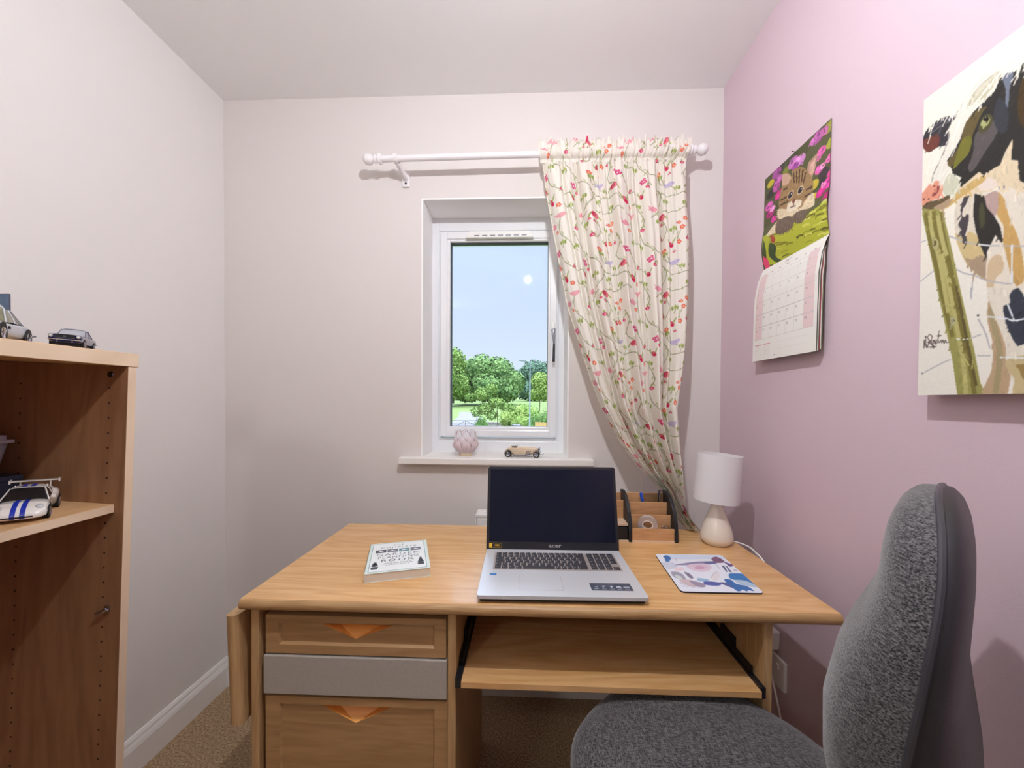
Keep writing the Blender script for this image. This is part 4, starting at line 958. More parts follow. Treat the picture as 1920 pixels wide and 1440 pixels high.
# tray
b = B('desk_wood'); b.box(-.137, .487, .812, 1.16, .573, .5865, .001); tr_ = b.build('keyboard_tray', desk, mtx=q)
for xa, xb in ((-.1499, -.1375), (.4875, .4968)):
    b = B('black_plastic'); b.box(xa, xb, .816, 1.20, .570, .592); b.box(xa+.002, xb-.002, .86, 1.24, .592, .606)
    b.box(xa+.001, xb-.001, .93, .99, .600, .628); b.build('runner', desk, mtx=q)

# ---------------------------------------------------------------- laptop
mat('silver', (222, 226, 232), .38, .35, noise=.02, scale=900)
mat('silver_edge', (196, 186, 182), .35, .5)
mat('bezel', (30, 29, 36), .4); mat('screen', (12, 18, 38), .2, spec=.5); mat('keycap', (52, 52, 60), .55); mat('key_print', (176, 180, 186), .5)
mat('logo_silver', (182, 180, 178), .35, .3); mat('sticker_blue', (60, 124, 190), .4); mat('sticker_yellow', (232, 186, 50), .45); mat('sticker_dark', (70, 76, 92), .4); mat('sticker_print', (190, 202, 214), .5)
lap = thing('laptop', 'open silver laptop with a blank dark screen in the middle of the desk', 'laptop', (.0755, .955, ZD), math.radians(1.0))
# local frame: origin centre of base, +y to the hinge
hw, hd, th = .1835, .130, .0165
b = B('silver'); pl = [(-hw+.006, -hd), (hw-.006, -hd), (hw-.0015, -hd+.0015), (hw, -hd+.006), (hw, hd), (-hw, hd), (-hw, -hd+.006), (-hw+.0015, -hd+.0015)]
b.prism(pl, 'z', .0105, .0185, .0006); base = b.build('base', lap)
b = B('bezel'); bm_ = [(-hw+.003, -hd+.005), (hw-.003, -hd+.005), (hw-.003, hd), (-hw+.003, hd)]; b.prism([(x*.98, y*.97) for x, y in bm_], 'z', .0025, .0106)
for sx_ in (-1, 1):
    for sy_ in (-1, 1): b.box(sx_*.15-.02, sx_*.15+.02, sy_*.1-.004, sy_*.1+.004, 0, .003)
b.build('underside', base)
zt = .0185
b = B('silver_edge'); ring_ = [(-.093, -.104), (.005, -.104), (.005, -.031), (-.093, -.031)]
b.box(-.0932, .0052, -.1042, -.0308, zt-.0004, zt+.0002); tp = b.build('touchpad_edge', base)
B('silver').box(-.0925, .0045, -.1035, -.0315, zt, zt+.0004).build('touchpad', base)
kb = B('silver_edge'); kb.box(-.158, .162, -.002, .106, zt-.0003, zt+.0002); kbd = kb.build('keyboard_well', base)
rows = [  # (y, height, [(x, w)...])
]
KW, G = .0152, .0038
kx0 = -.155; pitch_ = .01905*.985
lay = [([.83]*15+[0.83]*4, .0085), ([1]+[1]*12+[1.75], .0150), ([1.4]+[1]*12+[1.35], .0150), ([1.65]+[1]*12+[1.1], .0150), ([1.15]+[1]*11+[2.6], .0150), ([1.1, 1.1, 1.1, 1.1, 5.2, .9, .9, .9, .9, 1.55], .0150)]
nump = .245*.985-.155+.008
yk = .104; cnt = 0
for ri, (ws, hk) in enumerate(lay):
    y1 = yk; y0 = yk-hk; yk = y0-.0032
    main = ws if ri else ws[:15]
    tot = sum(main); avail = .235-.0; x = kx0
    for wq in main:
        wd = wq/tot*avail
        B('keycap').box(x+.0016, x+wd-.0016, y0, y1, zt, zt+.0018, .0005, 1).build('key', kbd); cnt += 1
        x += wd
    x = kx0+.241; ncol = 4; wn_ = .073/4
    for c_ in range(4):
        if ri in (4,) and c_ == 3: continue
        yy0 = y0-(.0182 if (ri == 4-0 and c_ == 3) else 0)
        B('keycap').box(x+.0016, x+wn_-.0016, yy0, y1, zt, zt+.0018, .0005, 1).build('key', kbd); cnt += 1
        x += wn_
bk = B('key_print')
yk = .104
for ri, (ws, hk) in enumerate(lay):
    y1 = yk; y0 = yk-hk; yk = y0-.0032; main = ws if ri else ws[:15]; tot = sum(main); x = kx0
    for wq in main:
        wd = wq/tot*.235
        if wq < 2: bk.box(x+.004, x+.0062, y1-hk*.55, y1-hk*.25, zt+.0018, zt+.0019)
        x += wd
    x = kx0+.241
    for c_ in range(4): bk.box(x+.005, x+.0075, y1-hk*.6, y1-hk*.3, zt+.0018, zt+.0019); x += .073/4
bk.build('key_lettering', kbd)
# stickers
B('sticker_blue').box(-.163, -.147, -.033, -.022, zt, zt+.0003).build('blue_sticker', base, label='small blue sticker')
sb = B('sticker_dark').box(.0675, .159, -.101, -.0665, zt, zt+.0003).build('feature_sticker', base, label='dark sticker with five small icons')
b = B('sticker_print')
def flat(b, pts): b.face([(x, y, zt+.0005) for x, y in pts])
flat(b, [(.074, -.087), (.082, -.0865), (.0835, -.078), (.081, -.084)]); flat(b, [(.0765, -.091), (.0845, -.091), (.0845, -.0925), (.0765, -.0925)])
flat(b, [(.091, -.081), (.095, -.079), (.103, -.079), (.1, -.083), (.0965, -.084), (.096, -.089), (.094, -.089), (.0945, -.083)])
flat(b, [(.109, -.080), (.119, -.080), (.114, -.088)]); flat(b, [(.124, -.087), (.126, -.082), (.130, -.080), (.134, -.082), (.137, -.087)]); flat(b, [(.1405, -.083), (.154, -.083), (.154, -.0865), (.1405, -.0865)])
for x in (.078, .096, .114, .131, .147): flat(b, [(x-.005, -.0935), (x+.005, -.0935), (x+.005, -.095), (x-.005, -.095)])
b.build('sticker_icons', sb)
text('Aspire 3', .0042, Matrix.Translation((.113, -.0715, zt+.0004)), 'sticker_lettering', sb, 'sticker_print', .00005)
# lid
LH = .232; til = math.radians(14.5)
lid = thing('lid', '', '', (0, hd+.001, .018)); lid.parent = lap; lid.rotation_euler = (-til, 0, 0)
for k in ('label', 'category'): del lid[k]
bpy.data.objects.remove(lid)
LM = Matrix.Translation((0, hd+.001, .0165)) @ Matrix.Rotation(-til, 4, 'X')
b = B('bezel'); b.prism([(-hw-.002, .0), (hw+.002, .0), (hw+.002, LH-.005), (hw-.003, LH), (-hw+.003, LH), (-hw-.002, LH-.005)], 'y', 0, .006, .0008); lidp = b.build('lid', lap, mtx=LM)
B('silver').box(-hw-.001, hw+.001, .0055, .008, .001, LH-.001, .0008).build('lid_back', lidp, mtx=LM)
B('screen').box(-hw+.006, hw-.006, -.0006, .001, .0225, LH-.008).build('screen', lidp, mtx=LM)
B('bezel').tube([(-hw+.03, .004, -.0015), (hw-.03, .004, -.0015)], .0055, 12).build('hinge', lidp, True, LM)
MX = LM @ Matrix.Translation((0, -.0008, .011)) @ Matrix.Rotation(PI/2, 4, 'X')
text('acer', .0150, MX @ Matrix.Translation((.007, .0015, 0)) @ Matrix.Shear('XZ', 4, (0, 0)), 'maker_lettering', lidp, 'logo_silver', .0001, sx=1.35, offset=.0003)
st = B('sticker_yellow').box(-.1775, -.1690, -.0011, -.0005, .0055, .0175).build('yellow_sticker', lidp, mtx=LM, label='small yellow and black sticker')
b = B('sticker_yellow')
for a in ((-.1685, -.1425, .0172, .0177), (-.1685, -.1425, .0055, .0060), (-.1430, -.1425, .0055, .0177)): b.box(a[0], a[1], -.0011, -.0005, a[2], a[3])
b.build('sticker_frame', st, mtx=LM)
text('1080', .0072, LM @ Matrix.Translation((-.1555, -.0010, .0118)) @ Matrix.Rotation(PI/2, 4, 'X'), 'sticker_lettering', st, 'sticker_yellow', .0001, offset=.0001)

# ---------------------------------------------------------------- book
mat('paper_edge', (226, 216, 200), .85, noise=.12, scale=40, stretch=(1, 1, 60)); mat('cover_white', (236, 242, 242), .4); mat('mint', (216, 232, 226), .45); mat('ink_grey', (112, 116, 128), .6); mat('ink_teal', (96, 140, 150), .6); mat('ink_dark', (70, 74, 84), .6)
P_ = [(-.384, .901), (-.237, .947), (-.2957, 1.139), (-.4445, 1.090)]
ctr = np.mean(P_, 0); ang = math.atan2(.047, .148)
bk_ = thing('paperback_book', 'white paperback gardening book with dark lettering lying left of the laptop', 'book', (ctr[0], ctr[1], ZD), ang)
bw, bh = .0775, .100
b = B('paper_edge').box(-bw+.001, bw-.0015, -bh+.0015, bh-.0015, .0007, .0205); b.build('pages', bk_)
b = B('mint'); b.box(-bw, bw, -bh, bh, .0205, .0213).box(-bw, bw, -bh, bh, 0, .0007).box(-bw, -bw+.001, -bh, bh, 0, .0213); cov = b.build('cover', bk_)
zc = .0213
b = B('cover_white').box(-bw+.009, bw-.009, -bh+.008, bh-.006, zc, zc+.0002); b.build('cover_panel', cov)
b = B('ink_teal')
for a in ((-bw+.008, -bw+.0092, -bh+.007, bh-.005), (bw-.0092, bw-.008, -bh+.007, bh-.005), (-bw+.008, bw-.008, bh-.006, bh-.005), (-bw+.008, bw-.008, -bh+.007, -bh+.008)): b.box(a[0], a[1], a[2], a[3], zc, zc+.0003)
b.build('cover_border', cov)
for k in range(4):
    x = -.060+k*.0305
    b = B(('ink_dark', 'ink_grey', 'ink_teal', 'ink_grey')[k]); b.box(x, x+.0275, .026, .047, zc, zc+.0004); b.m('cover_white').face([(x+.006, .031, zc+.0006), (x+.022, .034, zc+.0006), (x+.012, .041, zc+.0006)]); b.build('cover_picture', cov)
for s_, sz, y, sp_ in (('THE', .012, .077, 1.5), ('COMPLETE', .0165, .060, 1.25), ('GARDEN', .0235, .010, 1.3), ('PLANNING', .019, -.0095, 1.15), ('BOOK', .0245, -.0305, 1.35)):
    o = text(s_, sz, Matrix.Translation((0 if s_ != 'BOOK' else -.002, y, zc+.0003)), 'cover_lettering', cov, 'ink_grey' if s_ != 'BOOK' else 'ink_dark', .0001, sx=1.0, spacing=sp_, offset=-.0001)
b = B('ink_grey')
for y, w in ((-.047, .034), (-.052, .038), (-.059, .030)):
    for k in range(9): b.box(-w+k*w*2/9, -w+k*w*2/9+w*.16, y, y+.0016, zc, zc+.0004)
b.build('small_print', cov)
b = B('ink_dark')
b.prism([(-.063, -.079), (-.050, -.079), (-.047, -.064), (-.066, -.064)], 'z', zc, zc+.0004)
for y, r in ((-.055, .008), (-.046, .006), (-.039, .004)): b.lathe([(r, 0), (r, .0004)], 12, (-.0565, y, zc))
b.build('potted_ball_tree_silhouette', cov)
b = B('ink_dark'); b.prism([(.049, -.074), (.063, -.074), (.065, -.062), (.047, -.062)], 'z', zc, zc+.0004)
for y, r in ((-.055, .008), (-.045, .006), (-.036, .0045), (-.029, .003)): b.lathe([(r, 0), (r, .0004)], 12, (.056, y, zc))
b.build('potted_spiral_tree_silhouette', cov)

# ---------------------------------------------------------------- mouse mat
mat('rubber', (28, 26, 32), .8); mat('print_cloth', (230, 232, 240), .6, attr='Pigment', spec=.3)
mo = thing('mouse_mat', 'white mouse mat with a blue and purple watercolour print right of the laptop', 'mouse mat', (.452, 1.0005, ZD))
A0, Bx, By = np.array([.3515, .8911]), np.array([.1854, .0019]), np.array([.0121, .2182])
def rr_poly(w, h, r, n=5):
    o = []
    for cx, cy, a0 in ((w-r, h-r, 0), (r, h-r, 90), (r, r, 180), (w-r, r, 270)):
        for k in range(n+1): t = math.radians(a0+90*k/n); o.append((cx+r*math.cos(t), cy+r*math.sin(t)))
    return o
def pmap(u, v, z): p = A0+Bx*u+By*v; return (p[0]-.452, p[1]-1.0005, z)
pl = [pmap(x/.186, y/.218, 0) for x, y in rr_poly(.186, .218, .010)]
b = B('rubber'); b.prism([p[:2] for p in pl], 'z', 0, .0032); base_ = b.build('rubber_base', mo)
P = Paint(170, 200, (228, 232, 243), 1.17); P.data(PADART); P.soften(1)
U_, V_ = P.X, P.Y; cr_ = .010
# round the printed sheet's corners by squeezing edge rows inward
ux = U_*.186; vy = (1-V_)*.218
for (cx, cy, sx_, sy_) in ((cr_, cr_, -1, -1), (.186-cr_, cr_, 1, -1), (cr_, .218-cr_, -1, 1), (.186-cr_, .218-cr_, 1, 1)):
    dx, dy = (ux-cx)*sx_, (vy-cy)*sy_; m_ = (dx > 0) & (dy > 0); rr_ = np.hypot(dx, dy); k = np.where(m_ & (rr_ > cr_), cr_/np.maximum(rr_, 1e-9), 1)
    ux = np.where(m_, cx+sx_*dx*k, ux); vy = np.where(m_, cy+sy_*dy*k, vy)
u_, v_ = ux/.186, vy/.218
pos = np.stack([A0[0]+Bx[0]*u_+By[0]*v_-.452, A0[1]+Bx[1]*u_+By[1]*v_-1.0005, np.full(u_.shape, .0036)], -1)
sheet('printed_top', P, pos, 'print_cloth', mo)

# ---------------------------------------------------------------- desk organiser and what is in it
wood('organiser_wood', (206, 158, 112), (190, 142, 98), (.8, 8, 8), .45, 5); mat('maple', (228, 200, 172), .5, noise=.05, scale=30)
og = thing('desk_organiser', 'wood and black desk organiser with stepped compartments behind the laptop', 'desk organiser', (.335, 1.27, ZD)); q = Matrix.Translation((-.335, -1.27, -ZD))
sp_ = [(1.207, ZD), (1.326, ZD), (1.326, .888), (1.300, .889), (1.270, .880), (1.245, .862), (1.226, .838), (1.214, .810), (1.208, .785)]
for x in (.316, .456): b = B('black_satin'); b.prism(sp_, 'x', x, x+.0105, .0015); b.build('side_panel', og, mtx=q)
b = B('black_satin'); b.prism([(1.215, ZD), (1.326, ZD), (1.326, .86), (1.29, .86), (1.24, .82), (1.215, .79)], 'x', .198, .205, .001); b.build('side_panel', og, mtx=q)
for y, z, x0_, x1_ in ((1.212, .7905, .3265, .456), (1.2445, .8245, .3265, .456), (1.280, .8555, .3265, .456), (1.317, .878, .205, .456)):
    b = B('organiser_wood'); b.box(x0_, x1_, y, y+.006, ZD+.002, z, .0008); b.build('divider', og, mtx=q)
b = B('organiser_wood').box(.205, .316, 1.28, 1.286, .80, .8605); b.build('divider', og, mtx=q)
b = B('maple'); b.box(.205, .316, 1.218, 1.317, .797, .803); b.build('shelf', og, mtx=q)
b = B('maple'); b.box(.198, .456, 1.209, 1.317, ZD, ZD+.005); b.build('base_board', og, mtx=q)
b = B('black_plastic'); b.box(.207, .314, 1.214, 1.31, .757, .794, .001); b.build('small_drawer', og, mtx=q)
# tape
mat('tape_clear', (226, 214, 208), .25, trans=.35, alpha=.9); mat('tape_core', (236, 228, 222), .5)
tp_ = thing('tape_roll', 'clear sticky tape roll in its dispenser standing in the organiser', 'tape roll', (.379, 1.228, .7985), rot=(math.radians(8), 0, math.radians(-20)))
RXm = Matrix.Rotation(PI/2, 4, 'X')
def annulus(b, r0, r1, w, n=32): b.rings([[RXm @ Vector((r*math.cos(2*PI*k/n), r*math.sin(2*PI*k/n), z)) for k in range(n)] for r, z in ((r0, -w/2), (r1, -w/2), (r1, w/2), (r0, w/2))], cap=False, loop=True); return b
annulus(B('tape_clear'), .0165, .0275, .012).build('tape', tp_, True)
annulus(B('tape_core'), .0135, .0165, .0125).build('core', tp_, True)
b = B('tape_clear'); annulus(b, .0275, .0295, .014)
b.box(.020, .040, -.007, .007, -.024, -.020, .001); b.tube([(.039, -.007, -.020), (.0405, 0, -.018), (.039, .007, -.020)], .0012, 6); b.build('dispenser', tp_, True)
for i_, (x, y, z, a) in enumerate(((.4285, 1.226, .7915, .3), (.439, 1.229, .788, -.6))):
    b = B('chrome'); r_ = .0075
    b.tube([(-r_, 0, 0), (-r_*.5, 0, r_), (r_*.5, 0, r_), (r_, 0, 0)], .0008, 6).prism([(-r_, -.009), (r_, -.009), (r_, .0), (-r_, .0)], 'y', -.003, .003)
    o = b.build('paper_clip'); o.location = (x, y, z); o.rotation_euler = (0, a, a); tag(o, ('steel clip lying beside the tape roll', 'steel clip nearest the organiser\'s right side panel')[i_], 'clip')
mat('pen_blue', (36, 84, 190), .35); mat('pen_white', (232, 232, 236), .4)
pn = thing('ballpoint_pen', 'white ballpoint pen with a blue cap standing in the organiser', 'pen', (.404, 1.300, ZD+.007), rot=(math.radians(-3), math.radians(-11), 0))
B('pen_white').tube([(0, 0, 0.0), (0, 0, .098)], .0045, 12).build('barrel', pn, True)
B('pen_blue').tube([(0, 0, .098), (0, 0, .125), (0, 0, .128)], [.0052, .005, .003], 12).box(-.001, .001, -.0085, -.005, .085, .124, .0005).build('cap', pn, True)
pn = thing('black_pen', 'slim dark pen leaning near the curtain in the organiser', 'pen', (.431, 1.298, ZD+.007), rot=(0, math.radians(3), 0))
B('black_plastic').tube([(0, 0, 0), (0, 0, .135)], .0035, 10).build('barrel', pn, True); B('chrome').box(-.0008, .0008, -.0055, -.003, .10, .134).build('clip', pn)
gm = mat('clear_glass', (245, 248, 250), .03, trans=1.0); gm.node_tree.nodes['Principled BSDF'].inputs['IOR'].default_value = 1.3
tm = B('clear_glass').prism([(-.026, 0), (.026, 0), (.034, .180), (-.034, .180)], 'y', -.001, .001, .0006).build('plastic_sheet'); tm.location = (.421, 1.3105, ZD+.006)
tag(tm, 'clear stiff plastic sheet standing at the back of the organiser beside the curtain', 'plastic sheet')

# ---------------------------------------------------------------- table lamp
mat('ceramic', (232, 222, 208), .22, coat=.4)
sm_ = mat('shade_cloth', (244, 242, 244), .9, bump=.1, bscale=900)
n = sm_.node_tree.nodes; l = sm_.node_tree.links; tb = n.new('ShaderNodeBsdfTranslucent'); tb.inputs[0].default_value = (.85, .84, .84, 1); mx = n.new('ShaderNodeMixShader'); mx.inputs[0].default_value = .3
l.new(n['Principled BSDF'].outputs[0], mx.inputs[1]); l.new(tb.outputs[0], mx.inputs[2]); l.new(mx.outputs[0], n['Material Output'].inputs[0])
lamp = thing('table_lamp', 'small cream ceramic table lamp with white drum shade in the desk corner', 'lamp', (.5835, 1.213, ZD))
B('ceramic').lathe([(.0002, 0), (.034, 0), (.037, .003), (.0445, .012), (.0465, .022), (.045, .034), (.0395, .054), (.0305, .078), (.0215, .102), (.0155, .120), (.0135, .127), (.0002, .127)], 48).build('base', lamp, True)
B('brushed_metal').lathe([(.0002, .127), (.008, .127), (.008, .136), (.013, .137), (.013, .16), (.0002, .16)], 24).build('lamp_holder', lamp, True)
ST = Matrix.Translation((-.004, 0, .132)) @ Matrix.Rotation(math.radians(4.6), 4, 'Y')
b = B('shade_cloth'); b.rings([[Vector((r*math.cos(2*PI*k/64), r*math.sin(2*PI*k/64), z)) for k in range(64)] for r, z in ((.0705, 0), (.0695, .151), (.0685, .151), (.0695, 0))], cap=False, loop=True); sh = b.build('lamp_shade', lamp, True, ST @ Matrix.Diagonal((.91, .91, .945, 1)))
b = B('white_gloss')
for k in range(3): a = 2*PI*k/3+.4; b.tube([(.013*math.cos(a), .013*math.sin(a), .015), (.0685*math.cos(a), .0685*math.sin(a), .02)], .0012, 6)
b.build('shade_carrier', sh, mtx=ST)
cab = smooth_poly([(.047, .010, .004), (.062, .004, .0035), (.078, -.030, .0035), (.0715, -.085, .0035), (.067, -.115, .002), (.0695, -.13, -.02), (.085, -.10, -.12), (.12, -.05, -.235)], 6, False)
B('white_gloss').tube(cab, .0023, 8).build('flex', lamp, True)

# ---------------------------------------------------------------- sockets by the right wall
sk = thing('wall_socket', 'white double wall socket low on the lilac wall under the desk', 'socket', (XR, 1.215, .385)); q = Matrix.Translation((-XR, -1.215, -.385))
B('white_gloss').box(XR-.010, XR, 1.142, 1.288, .342, .428, .003).build('face_plate', sk, mtx=q)
for ya in (1.165, 1.255): B('white_gloss').box(XR-.014, XR-.009, ya, ya+.01, .395, .41, .001).build('rocker_switch', sk, mtx=q)
pg = thing('power_adapter', 'white plug-in power adapter hanging behind the right desk panel', 'adapter', (XR-.02, 1.20, .48)); q = Matrix.Translation((-XR+.02, -1.20, -.48))
B('white_gloss').prism([(1.178, .445), (1.232, .445), (1.238, .502), (1.172, .502)], 'x', XR-.044, XR-.001, .004).build('adapter_body', pg, mtx=q)
B('white_gloss').tube(smooth_poly([(XR-.022, 1.20, .500), (XR-.024, 1.202, .53), (XR-.06, 1.22, .60)], 5, False), .003, 8).build('adapter_lead', pg, True, q)
cbl = B('white_gloss').tube([Vector(p)-Vector((.70, 1.12, .3)) for p in smooth_poly([(XR-.016, 1.2, .38), (.735, 1.17, .345), (.728, 1.13, .29), (.72, 1.08, .21), (.715, 1.05, .1), (.70, 1.0, .008)], 6, False)], .0028, 8).build('power_cable', None, True)
cbl.location = (.70, 1.12, .3); tag(cbl, 'thin white cable hanging from the wall socket to the carpet', 'cable')
# ---------------------------------------------------------------- bookcase (leans forward a little on the carpet edge)
TL = math.atan(.0439)
BO = Vector((-.898, .81, 0)); BR = Matrix.Translation(BO) @ Matrix.Rotation(TL, 4, 'Y')
bc = thing('bookcase', 'tall beech-effect bookcase with one fixed shelf standing against the left wall', 'bookcase', tuple(BO), rot=(0, TL, 0))
bd, bl, ht = .30, .82, 1.2525
def two(b, o, cond, m2):
    o.data.materials.append(MATS[m2])
    for f in o.data.polygons:
        if cond(f): f.material_index = len(o.data.materials)-1
for y in (-.018, -bl):
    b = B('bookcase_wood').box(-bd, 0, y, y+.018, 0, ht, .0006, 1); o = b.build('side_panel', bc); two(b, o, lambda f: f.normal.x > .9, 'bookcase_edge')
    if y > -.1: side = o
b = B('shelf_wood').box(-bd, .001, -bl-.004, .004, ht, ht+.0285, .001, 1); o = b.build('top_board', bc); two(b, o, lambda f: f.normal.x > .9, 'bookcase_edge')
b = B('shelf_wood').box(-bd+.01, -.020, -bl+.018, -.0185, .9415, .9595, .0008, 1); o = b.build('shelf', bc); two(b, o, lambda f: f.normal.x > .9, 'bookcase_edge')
b = B('shelf_wood').box(-bd+.01, -.005, -bl+.018, -.0185, .06, .078, .0008, 1); b.build('bottom_board', bc)
b = B('bookcase_wood').box(-bd, -bd+.006, -bl+.018, -.0185, 0, ht); b.build('back_board', bc)
RXp = Matrix.Rotation(PI/2, 4, 'X')
for k in range(34):
    z = 1.206-k*.032
    for x in (-.0395, -.238):
        if k == 0 and x > -.1: hole = B('hole').lathe([(.0001, 0), (.0022, 0), (.0022, .0004), (.0001, .0004)], 8, (0, 0, 0), RXp).build('pin_hole', side); o = hole
        else: o = hole.copy(); COL.objects.link(o)
        o.location = (x, -.0180, z)
b = B('dark_chrome'); b.lathe([(.0001, 0), (.0068, 0), (.006, .0012), (.0001, .0012)], 16, (-.0385, -.018, 1.2345), RXp); b.build('cam_screw', side)
b = B('chrome'); b.box(-.030, -.022, -.0215, -.018, .728, .742, .001).tube([(-.026, -.022, .735), (-.036, -.024, .729), (-.046, -.026, .726)], [.0045, .004, .003], 8).lathe([(.0001, 0), (.0045, 0), (.0045, .003)], 12, (-.026, -.021, .739), RXp); b.build('hinge_plate', side, True)

# ---------------------------------------------------------------- model cars
mat('car_white', (236, 234, 228), .22, coat=.8); mat('car_blue', (28, 34, 86), .2, coat=.8); mat('car_silver', (196, 202, 212), .25, .25, coat=.6); mat('car_glass', (28, 30, 34), .08, spec=.8)
mat('tyre', (26, 26, 28), .8); mat('stripe_blue', (28, 52, 168), .3); mat('lamp_glass', (214, 220, 226), .12, .3); mat('cream_paint', (226, 204, 172), .3, coat=.5); mat('glass_reflect', (120, 118, 92), .12); mat('navy_metal', (44, 48, 84), .25, .4); mat('car_underside', (16, 16, 22), .6); mat('windscreen_clear', (200, 206, 214), .1, alpha=.55)  # yellowish tint of the silver car's glass stands in for a reflection
def lerp(tab, x):
    xs = [t[0] for t in tab]; return [float(np.interp(x, xs, [t[k] for t in tab])) for k in range(1, len(tab[0]))]
def make_car(root, L, Wd, Ht, body, prof, green, paint, wheels, wr, stripes=None, wing=False, bumper=False, glass='car_glass', lamps=None):
    """body stations: (x, halfwidth, zlow, ztop) in fractions of length, width, height"""
    n = 20; rg = []
    xs = np.linspace(-.5, .5, 41)
    for x in xs:
        hw_, z0, z1 = lerp(prof, x); r = []
        for k in range(n):
            t = 2*PI*k/n; c, s_ = math.cos(t), math.sin(t)
            yy = hw_*math.copysign(abs(c)**.55, c); zc_ = (z0+z1)/2; zz_ = zc_+(z1-z0)/2*math.copysign(abs(s_)**.5, s_)
            r.append((x*L, yy*Wd, zz_*Ht))
        rg.append(r)
    bo = B(paint).rings(rg).build('body', root, True)
    gx = np.linspace(green[0][0], green[-1][0], 17)
    def grs(f, lo=0.0, hi=1.0, infl=0.0):
        o = []
        for x in gx:
            hwb, hwt, zb, zt_ = lerp(green, x); r = []
            for y, z in ((-hwb, zb), (-(hwb*.45+hwt*.55), zb+(zt_-zb)*.6), (-hwt, zb+(zt_-zb)*.93), (-hwt*.7, zt_), (0, zt_+.012), (hwt*.7, zt_), (hwt, zb+(zt_-zb)*.93), (hwb*.45+hwt*.55, zb+(zt_-zb)*.6), (hwb, zb)):
                r.append((x*L, y*Wd*(1+infl), z*Ht))
            o.append(r)
        return o
    B(glass).rings(grs(1)).build('windows', bo, True)
    # roof skin and pillars in body colour
    rr_ = []
    mid = [x for x in gx if green[2][0]-.01 <= x <= green[-3][0]+.01]
    for x in mid:
        hwb, hwt, zb, zt_ = lerp(green, x); rr_.append([(x*L, y*Wd, (z+.004)*Ht) for y, z in ((-hwt*1.05, zb+(zt_-zb)*.90), (-hwt*.72, zt_+.012), (0, zt_+.028), (hwt*.72, zt_+.012), (hwt*1.05, zb+(zt_-zb)*.90), (hwt*.9, zb+(zt_-zb)*.86), (-hwt*.9, zb+(zt_-zb)*.86))])
    B(paint).rings(rr_).build('roof', bo, True)
    b = B(paint)
    for sg in (-1, 1):
        for (x0_, x1_) in ((green[0][0], green[2][0]), (green[-1][0], green[-3][0]), ((green[2][0]+green[-3][0])/2-.02, (green[2][0]+green[-3][0])/2-.02)):
            a = lerp(green, x0_); c_ = lerp(green, x1_)
            b.tube([(x0_*L, sg*a[0]*Wd, a[2]*Ht), (x1_*L, sg*c_[1]*1.02*Wd, (c_[2]+(c_[3]-c_[2])*.93)*Ht)], .011*Wd*1.4, 6)
    b.build('pillars', bo)
    for wx_ in wheels:
        for sg in (-1, 1):
            yo = sg*(lerp(prof, wx_)[0]*Wd-.012*Wd)
            b = B('tyre'); b.lathe([(.0001, -.07*Wd), (wr*.85, -.07*Wd), (wr, -.05*Wd), (wr, .05*Wd), (wr*.85, .07*Wd), (.0001, .07*Wd)], 24, (wx_*L, yo-sg*.05*Wd, wr), RXp); w_ = b.build('wheel', root, True)
            b = B('chrome'); yh = yo+sg*.022*Wd
            b.lathe([(.0001, 0), (wr*.62, 0), (wr*.66, .01*Wd), (.0001, .01*Wd)], 20, (wx_*L, yh+.005*Wd, wr), RXp)
            for k in range(5):
                a = 2*PI*k/5; b.tube([(wx_*L, yh+sg*.01*Wd, wr), (wx_*L+wr*.6*math.cos(a), yh+sg*.008*Wd, wr+wr*.6*math.sin(a))], wr*.09, 5)
            b.build('hub', w_)
            b = B('car_underside'); b.lathe([(.0001, 0), (wr*1.16, 0), (wr*1.16, .006*Wd), (.0001, .006*Wd)], 24, (wx_*L, sg*lerp(prof, wx_)[0]*Wd*1.0+.003*Wd, wr*1.02), RXp); b.build('wheel_arch', bo)
    if stripes:
        for sg in (-1, 1):
            b = B(stripes); rg = []
            for x in np.linspace(-.5, .5, 61):
                z1 = lerp(prof, x)[2]; zz_ = z1*Ht+.0004
                if green[0][0] < x < green[-1][0]:
                    g_ = lerp(green, x); zz_ = max(zz_, (g_[3]+(.030 if green[2][0]-.02 <= x <= green[-3][0]+.02 else .016))*Ht+.0005)
                ins = (x < green[2][0] or x > green[-3][0]) and green[0][0] < x < green[-1][0]
                if ins:
                    if len(rg) > 1: b.rings(rg, cap=False, closed=False); b.build('racing_stripe', bo); b = B(stripes)
                    rg = []; continue
                rg.append([(x*L, sg*.035*Wd, zz_), (x*L, sg*.125*Wd, zz_)])
            if len(rg) > 1: b.rings(rg, cap=False, closed=False)
            x = .5; h_ = lerp(prof, x); b.face([(L*.501, sg*.035*Wd, h_[1]*Ht), (L*.501, sg*.125*Wd, h_[1]*Ht), (L*.501, sg*.125*Wd, h_[2]*Ht), (L*.501, sg*.035*Wd, h_[2]*Ht)])
            b.build('racing_stripe', bo)
    if wing:
        b = B(paint); b.box(-.50*L, -.42*L, -.46*Wd, .46*Wd, .985*Ht, 1.02*Ht, .0006)
        for sg in (-1, 1): b.box(-.51*L, -.41*L, sg*.46*Wd-.001, sg*.46*Wd+.001, .93*Ht, 1.06*Ht).box(-.47*L, -.45*L, sg*.28*Wd-.001, sg*.28*Wd+.001, .6*Ht, .99*Ht)
        b.build('rear_wing', root)
